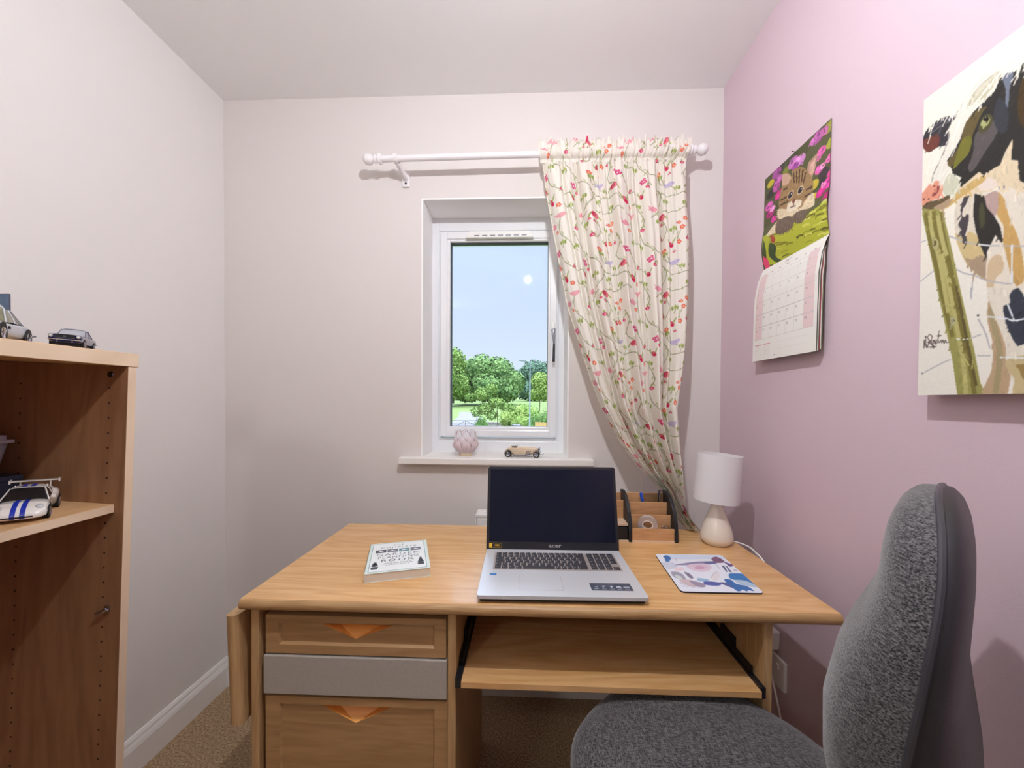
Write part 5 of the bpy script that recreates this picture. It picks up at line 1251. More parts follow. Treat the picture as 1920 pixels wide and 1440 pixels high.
    if bumper:
        for sg, nm in ((1, 'bumper'), (-1, 'bumper')):
            b = B('chrome'); b.tube([(sg*.46*L, -.50*Wd, .36*Ht), (sg*.515*L, -.44*Wd, .36*Ht), (sg*.522*L, 0, .36*Ht), (sg*.515*L, .44*Wd, .36*Ht), (sg*.46*L, .50*Wd, .36*Ht)], .028*Ht, 8)
            for s2 in (-1, 1): b.box(sg*.515*L-.001, sg*.515*L+.001, s2*.22*Wd-.001, s2*.22*Wd+.001, .24*Ht, .38*Ht)
            b.build(nm, root, True)
    for (y, z, r) in (lamps or []):
        for sg in (-1, 1):
            b = B('chrome'); b.lathe([(r, 0), (r*1.12, .001), (r*1.12, .003), (.0001, .0035)], 16, (.488*L, sg*y*Wd, z*Ht), Matrix.Rotation(PI/2, 4, 'Y')); b.m('lamp_glass').lathe([(r*.85, .003), (r*.6, .005), (.0001, .0058)], 16, (.488*L, sg*y*Wd, z*Ht), Matrix.Rotation(PI/2, 4, 'Y')); b.build('headlamp', bo, True)
def bc_point(lx, y, lz): return BR @ Vector((lx, y-.81, lz))
def place(root, wx_, wy_, lz, hx, hy):
    # rest on the leaning board: find the local x whose world x is wx_
    lx = (wx_-BO.x-lz*math.sin(TL))/math.cos(TL); p = BR @ Vector((lx, wy_-BO.y, lz)); root.location = p
    root.rotation_euler = (Matrix.Rotation(TL, 3, 'Y') @ Matrix.Rotation(math.atan2(hy, hx), 3, 'Z')).to_euler()
# white sports car with blue stripes
c1 = thing('model_car', 'white model sports car with two blue stripes and a rear wing on the bookcase shelf', 'model car', group='model cars')
make_car(c1, .146, .070, .052, None, [(-.5, .40, .30, .66), (-.42, .48, .16, .76), (-.28, .50, .12, .78), (-.1, .46, .10, .66), (.1, .45, .10, .62), (.3, .49, .10, .62), (.42, .47, .10, .50), (.48, .38, .12, .36), (.5, .28, .16, .28)],
  [(-.40, .36, .20, .70, .74), (-.32, .38, .24, .70, .84), (-.22, .40, .28, .66, .96), (-.02, .41, .30, .62, .97), (.04, .42, .30, .60, .93), (.16, .43, .36, .58, .64)], 'car_white', (-.29, .30), .0125, 'stripe_blue', True)
b = B('car_underside'); b.box(.495*.146, .5*.146+.0006, -.018, .018, .010, .0125); 
b.build('air_intake', c1)
for sg in (-1, 1):
    b = B('lamp_glass'); b.lathe([(.0001, 0), (.0055, 0), (.004, .0016), (.0001, .002)], 12, (.41*.146, sg*.34*.070, .026), Matrix.Rotation(math.radians(45), 4, 'Y')); b.lathe([(.0001, 0), (.0032, 0), (.0001, .0014)], 12, (.47*.146, sg*.30*.070, .013), Matrix.Rotation(math.radians(80), 4, 'Y')); b.build('headlamp', c1, True)
    b = B('car_white'); b.box(.07*.146, .11*.146, sg*.49*.070-.003, sg*.49*.070+.003, .60*.052, .72*.052, .001); b.build('door_mirror', c1)
place(c1, -.9510, .7020, .9597, .70, -.714)
# dark blue saloon
c2 = thing('model_car', 'dark blue model coupe with chrome bumper on top of the bookcase', 'model car', group='model cars')
make_car(c2, .108, .045, .040, None, [(-.5, .44, .30, .60), (-.46, .49, .22, .66), (-.2, .50, .16, .68), (.1, .50, .16, .68), (.4, .50, .18, .66), (.48, .49, .20, .64), (.5, .47, .24, .60)],
  [(-.30, .42, .30, .64, .66), (-.24, .43, .34, .64, .80), (-.14, .44, .36, .64, .97), (.02, .44, .36, .64, .98), (.06, .44, .36, .64, .92), (.16, .44, .40, .62, .68)], 'car_blue', (-.30, .32), .0085, bumper=True, glass='windscreen_clear', lamps=[(.40, .52, .0030)])
b = B('chrome'); L_, W_, H_ = .108, .045, .040
for z in (.44, .60): b.box(.5*L_-.0005, .5*L_+.0012, -.30*W_, .30*W_, z*H_, z*H_+.0007)
b.box(.5*L_-.0005, .5*L_+.0016, -.04*W_, .04*W_, .48*H_, .56*H_); b.build('grille', c2)
b = B('car_underside'); b.box(.499*L_, .5*L_+.0004, -.29*W_, .29*W_, .45*H_, .60*H_).box(-.46*L_, .46*L_, -.40*W_, .40*W_, .10*H_, .26*H_); b.build('underside', c2)
place(c2, -.9220, .7580, ht+.0287, .62, -.785)
# silver coupe, partly out of frame
c3 = thing('model_car', 'silver model coupe in front of the blue card on the bookcase top', 'model car', group='model cars')
make_car(c3, .205, .082, .068, None, [(-.5, .36, .34, .50), (-.44, .46, .22, .58), (-.3, .50, .14, .64), (-.1, .48, .12, .62), (.15, .47, .12, .60), (.33, .50, .14, .62), (.45, .44, .18, .54), (.5, .34, .24, .42)],
  [(-.36, .38, .20, .58, .60), (-.28, .40, .26, .60, .78), (-.12, .42, .30, .60, .98), (.02, .42, .30, .60, 1.0), (.06, .43, .30, .58, .94), (.16, .44, .38, .56, .62)], 'car_silver', (-.29, .29), .0165, bumper=True, glass='glass_reflect', lamps=[(.38, .46, .0055)])
for sg in (-1, 1): b = B('car_underside'); b.box(.14*.205, .17*.205, sg*.49*.082-.001, sg*.49*.082+.001, .38*.068, .46*.068); b.build('side_vent', c3)
place(c3, -1.0080, .6830, ht+.0287, .64, -.77)
# card standing behind the silver car
mat('card_blue', (86, 112, 140), .5, noise=.35, scale=25); mat('card_white', (226, 232, 236), .6, noise=.1, scale=60); mat('card_back', (70, 76, 90), .6)
pc = bc_point(-.16, .79, ht+.0287)
cd = thing('picture_card', 'small blue picture card with a white round shape behind the silver car', 'card', (-1.162, .792, pc.z)); 
B('card_blue').box(-.055, .055, -.002, .0, 0, .118).build('card_face', cd); B('card_back').box(-.055, .055, 0, .003, 0, .1195).prism([(0, 0), (.0, .09), (.018, 0)], 'x', -.01, .01).build('card_stand', cd)
b = B('card_white'); b.lathe([(.0001, 0), (.020, 0), (.020, .0006), (.0001, .0006)], 24, (.030, -.0020, .078), RXp); b.m('card_back')
for x, z in ((.022, .084), (.036, .083), (.030, .070), (.027, .074)): b.lathe([(.0001, 0), (.0022, 0), (.0022, .0003), (.0001, .0003)], 8, (x, -.0027, z), RXp)
b.build('round_motif', cd)
# tub on a dark box, on the shelf
mat('box_navy', (30, 32, 52), .6); mat('tub_plastic', (150, 146, 158), .4, alpha=.85); mat('tub_lid', (168, 164, 176), .4)
pb = bc_point(-.238, .745, .9597)
o = thing('navy_box', 'low dark navy box at the back of the bookcase shelf under a plastic tub', 'box', tuple(pb), rot=(0, TL, 0))
B('box_navy').box(-.048, .034, -.10, .030, 0, .045, .002).build('box_base', o); B('box_navy').box(-.049, .035, -.101, .031, .045, .056, .002).build('box_lid', o)
pb2 = BR.to_3x3() @ Vector((-.012, -.030, .0562))+pb
o = thing('plastic_tub', 'grey translucent plastic tub with clip lid standing on the navy box', 'tub', tuple(pb2), rot=(0, TL, 0))
b = B('tub_plastic'); b.rings([[(x*s_, y*s_, z) for x, y in rr_poly(.086, .10, .012)] for s_, z in ((.84, 0), (.96, .070))]); o1 = b.build('tub_body', o, True); o1.location = (-.043, -.05, 0)
b = B('tub_lid'); b.rings([[(x, y, z) for x, y in rr_poly(.090, .104, .012)] for z in (.068, .074)]); b.rings([[(x+.008, y+.008, z) for x, y in rr_poly(.074, .088, .010)] for z in (.074, .083)]); b.box(.086, .094, .03, .07, .060, .072, .001); o1 = b.build('lid', o); o1.location = (-.045, -.052, 0)

# ---------------------------------------------------------------- window sill things
cap = mat('capiz', (250, 240, 240), .35, attr='Pigment'); n = cap.node_tree.nodes; l = cap.node_tree.links; tb = n.new('ShaderNodeBsdfTranslucent'); mx = n.new('ShaderNodeMixShader'); mx.inputs[0].default_value = .72
at = [x for x in n if x.type == 'ATTRIBUTE'][0]; l.new(at.outputs['Color'], tb.inputs[0]); l.new(n['Principled BSDF'].outputs[0], mx.inputs[1]); l.new(tb.outputs[0], mx.inputs[2]); l.new(mx.outputs[0], n['Material Output'].inputs[0])
mat('petal_rim', (160, 120, 124), .5); mat('beige_base', (206, 190, 160), .6)
ch = thing('candle_holder', 'pinkish white lotus-shaped shell candle holder on the window sill', 'candle holder', (-.2535, 1.603, .9571))
B('beige_base').lathe([(.0001, 0), (.027, 0), (.028, .004), (.026, .012), (.0001, .012)], 32).build('base', ch, True)
def petal(R0, R1, z0, z1, wid, ang, tint):
    nu, nv = 13, 17; P = Paint(nu, nv, tint); pos = np.zeros((nv, nu, 3))
    for i in range(nv):
        v = i/(nv-1); half = wid*math.sin(PI*min(1, .12+v*.88))**.6*(.75+.35*v) if v < 1 else 0
        half = wid*(max(0, 1-(max(0, v-.45)/.55)**2.2))**.5*(.55+.45*min(1, v*2.2))
        r = R0+(R1-R0)*math.sin(v*PI*.62)/math.sin(PI*.62) ; z = z0+(z1-z0)*v; r -= .010*max(0, v-.6)
        for j in range(nu):
            s_ = (j/(nu-1)*2-1); a = ang+s_*half/max(r, .01); rr2 = r-.004*s_*s_
            pos[i, j] = (rr2*math.cos(a), rr2*math.sin(a), z)
    o = sheet('petal', P, pos, 'capiz', ch)
    rim = [tuple(pos[i, 0]) for i in range(1, nv)]+[tuple(pos[i, nu-1]) for i in range(nv-1, 0, -1)]
    B('petal_rim').tube(rim, .0007, 5).tube([tuple(pos[i, nu//2]) for i in range(3, nv-6)], .0004, 4).build('petal_rim', o)
for k in range(8): petal(.024, .0535, .010, .062, .0215, 2*PI*k/8+.2, (255, 246, 247))
for k in range(8): petal(.022, .0505, .014, .082, .0205, 2*PI*(k+.5)/8+.2, (255, 248, 249))
for k in range(8): petal(.020, .0455, .018, .106, .0200, 2*PI*k/8+.2, (255, 252, 252))
# vintage roadster
vc = thing('vintage_model_car', 'cream and navy vintage open roadster model on the window sill', 'model car', (-.0200, 1.585, .9571), math.radians(-6))
Lq = .088
rg = []
for x, hw_, z0, z1 in ((-.068, .010, .016, .026), (-.058, .014, .013, .036), (-.040, .015, .011, .040), (-.022, .015, .010, .0395), (-.012, .014, .010, .0405), (.0, .013, .010, .043), (.030, .0115, .011, .0415), (.062, .010, .012, .039), (.066, .009, .014, .037)):
    rg.append([(x, -hw_, z0), (x, -hw_, z1-.005), (x, -hw_*.7, z1-.001), (x, 0, z1), (x, hw_*.7, z1-.001), (x, hw_, z1-.005), (x, hw_, z0)])
bo = B('cream_paint').rings(rg).build('body', vc, True)
b = B('white_gloss'); b.rings([[(x, -w, z), (x, w, z), (x, w*.8, z+.0016), (x, -w*.8, z+.0016)] for x, w, z in ((-.005, .0075, .0425), (.030, .007, .0412), (.064, .006, .0382))]).build('bonnet_top', bo, True)
B('hole').box(-.040, -.020, -.0115, .0115, .034, .0412).build('cockpit', bo)
B('cream_paint').box(-.043, -.039, -.011, .011, .034, .046, .001).build('seat', vc); B('windscreen_clear').box(-.0195, -.0187, -.011, .011, .040, .047).build('windscreen', vc)
B('chrome').tube([(-.028+.004*math.cos(t), -.004+.004*math.sin(t), .0435+.0015*math.cos(t)) for t in [2*PI*k/10 for k in range(11)]], .0005, 5).build('steering_wheel', vc)
for wx_ in (-.054, .060):
    for sg in (-1, 1):
        w_ = B('tyre').lathe([(.0001, -.003), (.0105, -.003), (.0125, -.0015), (.0125, .0015), (.0105, .003), (.0001, .003)], 24, (wx_, sg*.024, .0125), RXp).build('wheel', vc, True)
        b = B('chrome'); b.lathe([(.0001, -.0036), (.0075, -.0034), (.0088, -.003), (.0088, .003), (.0075, .0034), (.0001, .0036)], 20, (wx_, sg*.024, .0125), RXp); b.build('wire_hub', w_, True)
for sg in (-1, 1):
    for cx, a0, a1, ext in ((-.054, 12, 190, -1), (.060, -20, 160, 1)):
        arc = [(cx+.0155*math.cos(math.radians(a)), .0125+.0165*math.sin(math.radians(a))) for a in np.linspace(a0, a1, 12)]
        if ext < 0: arc = [(-.030, .010)]+arc
        else: arc = arc+[(.034, .012), (.020, .009)]
        rgs = [[(x, sg*.017, z), (x, sg*.030, z), (x, sg*.030, z+.0012), (x, sg*.017, z+.0012)] for x, z in arc]
        B('navy_metal').rings(rgs).build('mudguard', vc, True)
    B('navy_metal').box(-.032, .022, sg*.0205-.0045, sg*.0205+.0045, .0085, .0100).build('running_board', vc)
    b = B('chrome')
    for k in range(3): x = .018+k*.007; b.tube([(x+.006, sg*.0125, .026), (x+.004, sg*.018, .025), (x-.002, sg*.0195, .012)], .0014, 8)
    b.build('exhaust_pipes', vc, True)
    b = B('chrome'); b.lathe([(.0001, 0), (.003, .001), (.005, .006), (.0052, .008), (.0001, .0085)], 16, (.066, sg*.0095, .034), Matrix.Rotation(PI/2, 4, 'Y')); b.build('headlamp', vc, True)
B('chrome').box(.066, .0685, -.0085, .0085, .014, .038, .001).build('radiator_grille', vc)
B('chrome').tube([(.083, -.020, .014), (.087, -.010, .013), (.087, .010, .013), (.083, .020, .014)], .0014, 8).build('bumper', vc, True)

# ---------------------------------------------------------------- calendar
mat('calendar_print', (240, 238, 232), .38, attr='Pigment'); mat('paper', (238, 236, 230), .6); mat('page_green', (120, 128, 90), .5); mat('page_red', (170, 80, 80), .5); mat('page_dark', (90, 96, 80), .5); mat('date_ink', (130, 128, 134), .6); mat('nail', (70, 66, 66), .4, .6)
CY0, CY1 = 1.0105, 1.2815
ca = thing('wall_calendar', 'wall calendar open at a tabby kitten photo, hanging on the lilac wall', 'calendar', (XR, 1.146, 1.604)); oc = np.array([XR, 1.146, 1.604])
P = Paint(300, 320, (80, 84, 50), 1.06); P.data(CAT)
rq = random.Random(9)
def strokes(P, n, box, ok, length, w, gain, ang):
    for _ in range(n):
        x, y = rq.uniform(box[0], box[1]), rq.uniform(box[2], box[3]); c = P.px[min(P.h-1, int(y*P.h)), min(P.w-1, int(x*P.w))]
        if not ok(c): continue
        a = ang(x, y)+rq.uniform(-.4, .4); g = 1+rq.uniform(-gain, gain); L_ = length*rq.uniform(.5, 1.3)
        P.line([(x, y), (x+L_*math.cos(a), y+L_*math.sin(a)/P.a)], w, tuple(np.clip(c*g, 0, 255)), False)
fur = lambda c: c[0] >= c[1] and c[1] > c[2]+8 and c[0]-c[1] < 50 and c[0] < 240
strokes(P, 2600, (.12, .80, .25, .80), fur, .022, .0035, .16, lambda x, y: math.atan2(y-.50, x-.42))
strokes(P, 500, (0, 1, 0, 1), lambda c: c[0] < 120 or c[0] > c[1]+50, .02, .010, .12, lambda x, y: 2.4)
P.data(CAT[CAT_FACE:])
P.soften(1)
s_, t_ = P.X, P.Y; y = CY1-s_*(CY1-CY0); z = 1.893-t_*(1.893-1.606)
x = .7535-.0075*np.sin(np.clip((t_-.55)/.45, 0, 1)*PI)**1.2-.002*np.sin(t_*PI)
pic = sheet('picture_page', P, np.stack([x, y, z], -1)-oc, 'calendar_print', ca)
def low(s_, t_, off):
    y = CY1-s_*(CY1-CY0); z = 1.6055-t_*(1.6055-1.313)
    f = np.interp(t_, [0, .05, .15, .32, .6, 1.0], [.7530, .7455, .7350, .7262, .7235, .7222]); f = f+.003*(s_)*np.clip(t_*2, 0, 1)
    return np.stack([np.minimum(f+off*np.clip(t_*4, 0, 1), .7552), y, z], -1)-oc
P = Paint(260, 300, (236, 235, 230), 1.08)
mx0, mx1, mt0, mt1 = .035, .955, .12, .775
P.poly([(mx0, mt0-.03), (mx0+.13, mt0-.03), (mx0+.13, mt1), (mx0, mt1)], (228, 206, 206)); P.poly([(mx1-.13, mt0-.03), (mx1, mt0-.03), (mx1, mt1), (mx1-.13, mt1)], (228, 206, 206))
for k in range(6): tt = mt0+(mt1-mt0)*k/5; P.line([(mx0, tt), (mx1, tt)], .005, (196, 192, 194))
for k in range(1, 7): xx_ = mx0+(mx1-mx0)*k/7; P.line([(xx_, mt0), (xx_, mt1)], .004, (214, 211, 211))
for xx_ in (.05, .20):
    P.poly([(xx_, .83), (xx_+.12, .83), (xx_+.12, .842), (xx_, .842)], (214, 150, 160))
    for r_ in range(5):
        for c_ in range(7): P.ell(xx_+.01+c_*.017, .862+r_*.018, .003, .003, (190, 178, 180))
for r_ in range(4): P.line([(.42, .84+r_*.035), (.93, .84+r_*.035)], .0025, (222, 220, 218))
P.ell(.40, .965, .007, .007, (50, 50, 55))
pg_ = sheet('month_page', P, low(P.X, P.Y, 0.0), 'calendar_print', ca)
def low_pt(s1, t1): 
    p = low(np.array([s1]), np.array([t1]), 0)[0]; q_ = low(np.array([s1]), np.array([t1+.01]), 0)[0]; zd = Vector(p)-Vector(q_); zd.normalize(); yd = Vector((0, -1, 0)); nn = yd.cross(zd); nn.normalize()
    return Matrix((yd, zd, nn)).transposed().to_4x4(), Vector(p)+nn*.0004
dn = 1
for r_ in range(5):
    for c_ in range(7):
        if (r_ == 0 and c_ < 5) or dn > 31: continue
        R_, p = low_pt(mx0+(mx1-mx0)*(c_+.22)/7, mt0+(mt1-mt0)*(r_+.30)/5)
        if dn <= 30: text(str(dn), .0085, Matrix.Translation(p) @ R_, 'date_number', pg_, 'date_ink', .00003)
        dn += 1
R_, p = low_pt(.47, .045); text('MAY', .011, Matrix.Translation(p) @ R_, 'month_name', pg_, 'date_ink', .00003, spacing=1.2)
for c_, s1 in enumerate(('Sun', 'Mon', 'Tue', 'Wed', 'Thu', 'Fri', 'Sat')):
    R_, p = low_pt(mx0+(mx1-mx0)*(c_+.5)/7, .085); text(s1, .0065, Matrix.Translation(p) @ R_, 'day_name', pg_, 'date_ink', .00003)
for i_, (off, mn) in enumerate(((.0018, 'page_dark'), (.0042, 'paper'), (.0062, 'page_dark'), (.0085, 'page_red'), (.0108, 'paper'), (.0130, 'page_green'))):
    a = np.linspace(0, 1, 24); Lr = []
    for t1 in a:
        p0 = low(np.array([0.005+.01*(i_ % 2)]), np.array([t1*(1-.004*i_)]), off)[0]; p1 = low(np.array([.995]), np.array([t1*(1-.004*i_)]), off)[0]
        Lr.append([tuple(p0), tuple(p1), (p1[0]+.0016, p1[1], p1[2]), (p0[0]+.0016, p0[1], p0[2])])
    B(mn).rings(Lr).build('page', ca, True)
B('nail').tube([(XR-oc[0], 0, 1.8945-oc[2]), (XR-.010-oc[0], 0, 1.8965-oc[2])], .0012, 8).build('nail', ca)

# ---------------------------------------------------------------- cow canvas
mat('canvas_print', (232, 230, 218), .7, attr='Pigment', spec=.2, bump=.03, bscale=1500); mat('canvas_side', (214, 208, 206), .7, bump=.15, bscale=1500); mat('timber', (200, 170, 120), .7)
ct = thing('canvas_painting', 'large canvas painting of a black and white cow beside a fence post', 'painting', (XR, .474, 1.467)); oc = np.array([XR, .474, 1.467])
b = B('canvas_side'); b.box(.7211-oc[0], .752-oc[0], .200-oc[1], .748-oc[1], 1.1978-oc[2], 1.7363-oc[2], .001); b.build('canvas_wrap', ct)
b = B('timber'); q = Matrix.Translation((-oc[0], -oc[1], -oc[2]))
for a in ((.215, .25, 1.212, 1.722), (.698, .733, 1.212, 1.722), (.25, .698, 1.212, 1.247), (.25, .698, 1.687, 1.722)): b.box(.752, .7555, a[0], a[1], a[2], a[3])
b.build('stretcher_frame', ct, mtx=q)
P = Paint(600, 560, (232, 229, 219), .983)
P.px[:330] = (233, 229, 216)
# the rest of the animal, towards the right end of the canvas
P.poly(smooth_poly([(.27, .50), (.30, .30), (.40, .26), (.60, .24), (.82, .27), (.93, .36), (.95, .60), (.92, 1.1), (.80, 1.1), (.78, .84), (.62, .82), (.50, .86), (.46, 1.1), (.26, 1.1)], 5), (222, 214, 200))
P.poly(smooth_poly([(.46, .30), (.60, .26), (.74, .30), (.78, .42), (.68, .54), (.54, .50), (.46, .42)], 5), (50, 48, 46)); P.poly(smooth_poly([(.82, .36), (.92, .38), (.93, .60), (.84, .66), (.80, .50)], 5), (52, 50, 48)); P.poly(smooth_poly([(.44, .62), (.52, .60), (.56, .72), (.48, .80)], 5), (56, 56, 62))
P.poly(smooth_poly([(.62, .78), (.78, .76), (.76, .84), (.66, .86)], 5), (210, 170, 150))
P.data(COW)
P.poly(smooth_poly([(.29, .10), (.36, .03), (.46, .02), (.48, .12), (.44, .26), (.40, .34), (.33, .33), (.29, .25)], 5), (54, 50, 46)); P.poly(smooth_poly([(.38, .08), (.48, .06), (.55, .12), (.50, .20), (.42, .20)], 5), (64, 56, 50)); P.poly(smooth_poly([(.42, .11), (.49, .10), (.51, .14), (.45, .17)], 4), (120, 74, 62))
strokes(P, 2200, (0, 1, 0, 1), lambda c: c.sum() < 330, .012, .003, .22, lambda x, y: 2.2)
strokes(P, 3000, (.0, 1, .05, 1), lambda c: 330 <= c.sum() < 640 and c[0] > c[2]+12, .016, .004, .07, lambda x, y: 1.5)
strokes(P, 1200, (.02, .34, .08, .36), lambda c: c.sum() >= 630, .022, .003, .035, lambda x, y: 2.1)
P.soften(1); P.grain(.02, 2, 3, 3)
y = .748-P.X*.548; z = 1.7363-P.Y*.5385
sheet('painted_face', P, np.stack([np.full(y.shape, .7208), y, z], -1)-oc, 'canvas_print', ct, False)
# ---------------------------------------------------------------- office chair
fab = bpy.data.materials.new('fleck_fabric'); fab.use_nodes = True; MATS['fleck_fabric'] = fab
n = fab.node_tree.nodes; l = fab.node_tree.links; pb = n['Principled BSDF']; pb.inputs['Roughness'].default_value = .9; pb.inputs['Sheen Weight'].default_value = .35; pb.inputs['Specular IOR Level'].default_value = .2
t = n.new('ShaderNodeTexCoord')
def ns(sc, st, rot=(0, 0, 0)):
    mp = n.new('ShaderNodeMapping'); mp.inputs['Scale'].default_value = st; mp.inputs['Rotation'].default_value = rot; l.new(t.outputs['Object'], mp.inputs[0])
    z = n.new('ShaderNodeTexNoise'); z.inputs['Scale'].default_value = sc; z.inputs['Detail'].default_value = 3; l.new(mp.outputs[0], z.inputs[0]); return z
a = ns(620, (1, .16, 1), (.5, .6, .8)); b2 = ns(620, (.18, 1, 1), (.3, -.5, .4))
ad = n.new('ShaderNodeMath'); ad.operation = 'ADD'; l.new(a.outputs[0], ad.inputs[0]); l.new(b2.outputs[0], ad.inputs[1])
r = n.new('ShaderNodeValToRGB'); r.color_ramp.elements[0].position = .0; r.color_ramp.elements[1].position = 1.0
hf = n.new('ShaderNodeMapRange'); hf.inputs[1].default_value = .82; hf.inputs[2].default_value = 1.25; l.new(ad.outputs[0], hf.inputs[0]); l.new(hf.outputs[0], r.inputs[0])
r.color_ramp.elements[0].color = lin((34, 33, 37)); r.color_ramp.elements[1].color = lin((116, 114, 116)); l.new(r.outputs[0], pb.inputs['Base Color'])
bp = n.new('ShaderNodeBump'); bp.inputs['Strength'].default_value = .5; bp.inputs['Distance'].default_value = .001; l.new(ad.outputs[0], bp.inputs['Height']); l.new(bp.outputs[0], pb.inputs['Normal'])
mat('vinyl', (40, 39, 44), .42, bump=.15, bscale=700); mat('piping', (58, 58, 64), .35); mat('shell_plastic', (30, 30, 34), .5)
K = .888
fx = Vector((-.68, .733, 0)).normalized(); lx_ = Vector((fx.y, -fx.x, 0))     # chair forward, chair right (towards the corner)
def cp(f, l_, z): p = (fx*f+lx_*l_)*K; return Vector((p.x, p.y, z))
lc = .816
seat_c = cp(.335, lc, 0)
chair = thing('office_chair', 'dark grey flecked fabric office chair pushed up to the desk on the right', 'office chair', (seat_c.x, seat_c.y, 0))
q = Matrix.Translation((-seat_c.x, -seat_c.y, 0))
# seat
zs = .561
def seat_ring(a, bb, z, e=2.9, n=48):
    o = []
    for k in range(n):
        t = 2*PI*k/n; c, s_ = math.cos(t), math.sin(t)
        o.append(cp(.335+a*math.copysign(abs(c)**(2/e), c), lc+bb*math.copysign(abs(s_)**(2/e), s_), z))
    return o
b = B('fleck_fabric')
b.rings([seat_ring(.001, .001, zs)]+[seat_ring(.245*r_, .25*r_, zs-d) for r_, d in ((.3, .0005), (.6, .003), (.78, .008), (.90, .017), (.965, .029), (.995, .042), (1.0, .054), (.985, .066))])
b.build('seat', chair, True, q)
B('shell_plastic').rings([seat_ring(.243, .248, zs-.064), seat_ring(.243, .248, zs-.076), seat_ring(.20, .205, zs-.098), seat_ring(.05, .05, zs-.10)]).build('seat_pan', chair, True, q)
# backrest: cushion in front of a piped seam, vinyl shell behind. rows: height, seam f, front depth, rear depth, half width
zt_ = 1.088
rows = [(.66, .050, .056, .060, .17), (.70, .046, .072, .070, .19), (.76, .043, .086, .068, .203), (.82, .036, .094, .052, .208), (.88, .027, .090, .036, .207), (.94, .019, .068, .031, .201), (.975, .014, .061, .028, .190), (1.01, .012, .060, .026, .175), (1.04, .013, .054, .023, .150), (1.061, .016, .042, .019, .112), (1.073, .019, .026, .013, .068), (1.077, .021, .007, .004, .02)]
BKF = -.010
def back_ring(z, front, infl=0):
    fs, df, dr, w = lerp(rows, z); o = []; m_ = 24; F0 = BKF+fs+.012
    for k in range(m_+1):
        t = PI*k/m_; c, s_ = math.cos(t), math.sin(t); lat = w*math.copysign(abs(c)**.62, c); dep = abs(s_)**.62*(df if front else -dr)
        o.append(cp(F0+dep, lc+lat*1.0, z))
    return o
zr = list(np.linspace(.66, 1.0, 18))+[1.012, 1.024, 1.036, 1.048, 1.058, 1.066, 1.072, 1.0755, 1.077]
b = B('fleck_fabric'); b.rings([back_ring(z, True) for z in zr]); b.build('back_cushion', chair, True, q)
b = B('vinyl'); b.rings([back_ring(z, False) for z in zr]); bs = b.build('back_shell', chair, True, q)
pts = []
for z in zr[:-1]: fs, df, dr, w = lerp(rows, z); pts.append(cp(BKF+fs+.012, lc-w-.001, z))
for z in reversed(zr[:-1]): fs, df, dr, w = lerp(rows, z); pts.append(cp(BKF+fs+.012, lc+w+.001, z))
B('piping').tube(pts, .0036, 8).build('piping', chair, True, q)
# back support, lift and base
b = B('shell_plastic'); sp2 = smooth_poly([(.26, zs-.10), (.10, zs-.11), (.02, zs-.09), (.004, zs-.02), (.0, .64), (.0, .74)], 5, False)
b.rings([[cp(f-.0, lc-.035, z), cp(f, lc+.035, z), cp(f-.012, lc+.035, z-.004), cp(f-.012, lc-.035, z-.004)] for f, z in sp2]); b.build('back_support', chair, True, q)
b = B('shell_plastic'); c0 = cp(.335, lc, 0); b.box(c0.x-.08, c0.x+.08, c0.y-.06, c0.y+.06, zs-.125, zs-.098, .006); b.build('mechanism', chair, mtx=q)
B('chrome').lathe([(.014, .30), (.014, zs-.12)], 20, (c0.x, c0.y, 0)).build('gas_lift', chair, True, q)
B('shell_plastic').lathe([(.03, .075), (.03, .12), (.025, .13), (.024, .30)], 24, (c0.x, c0.y, 0)).build('column_cover', chair, True, q)
for k in range(5):
    a_ = 2*PI*k/5+.3; d = Vector((math.cos(a_), math.sin(a_), 0)); sd = Vector((-d.y, d.x, 0)); c_ = Vector((c0.x, c0.y, 0))
    b = B('shell_plastic'); b.rings([[c_+d*rr_+sd*w+Vector((0, 0, z0)), c_+d*rr_-sd*w+Vector((0, 0, z0)), c_+d*rr_-sd*w*.7+Vector((0, 0, z1)), c_+d*rr_+sd*w*.7+Vector((0, 0, z1))] for rr_, w, z0, z1 in ((.02, .028, .075, .115), (.13, .022, .070, .102), (.255, .016, .060, .080))]); arm = b.build('base_leg', chair, mtx=q)
    e_ = c_+d*.245; b = B('black_plastic')
    for s2 in (-1, 1): b.lathe([(.0001, -.008), (.021, -.008), (.024, -.004), (.024, .004), (.021, .008), (.0001, .008)], 20, (e_.x+sd.x*s2*.012, e_.y+sd.y*s2*.012, .024), Matrix.Rotation(a_+PI/2, 4, 'Z') @ Matrix.Rotation(PI/2, 4, 'Y'))
    b.box(e_.x-.008, e_.x+.008, e_.y-.008, e_.y+.008, .03, .066); b.build('castor', arm, True, q)

# ---------------------------------------------------------------- ceiling pendant (its bulb shows as the small bright reflection in the pane)
mat('bulb_light', (255, 255, 255), .5, emit=((250, 251, 255), BULB_STRENGTH))
pd = thing('pendant_light', 'bare round bulb on a white ceiling flex, seen reflected in the window glass', 'ceiling light', (0.0, .38, ZC))
B('white_gloss').lathe([(.0001, -.0), (.045, 0), (.045, -.012), (.012, -.028), (.0001, -.028)], 24).build('ceiling_rose', pd, True)
B('white_gloss').tube([(0, 0, -.02), (0, 0, -.20)], .003, 8).build('flex', pd, True)
B('white_gloss').lathe([(.0001, -.19), (.016, -.195), (.018, -.235), (.0001, -.236)], 20).build('lamp_holder', pd, True)
B('bulb_light').lathe([(.0001, -.2741)]+[(.020*math.sin(t), -.254-.020*math.cos(t)) for t in [PI*(.05+.83*k/12) for k in range(13)]]+[(.0001, -.234)], 24).build('bulb', pd, True)

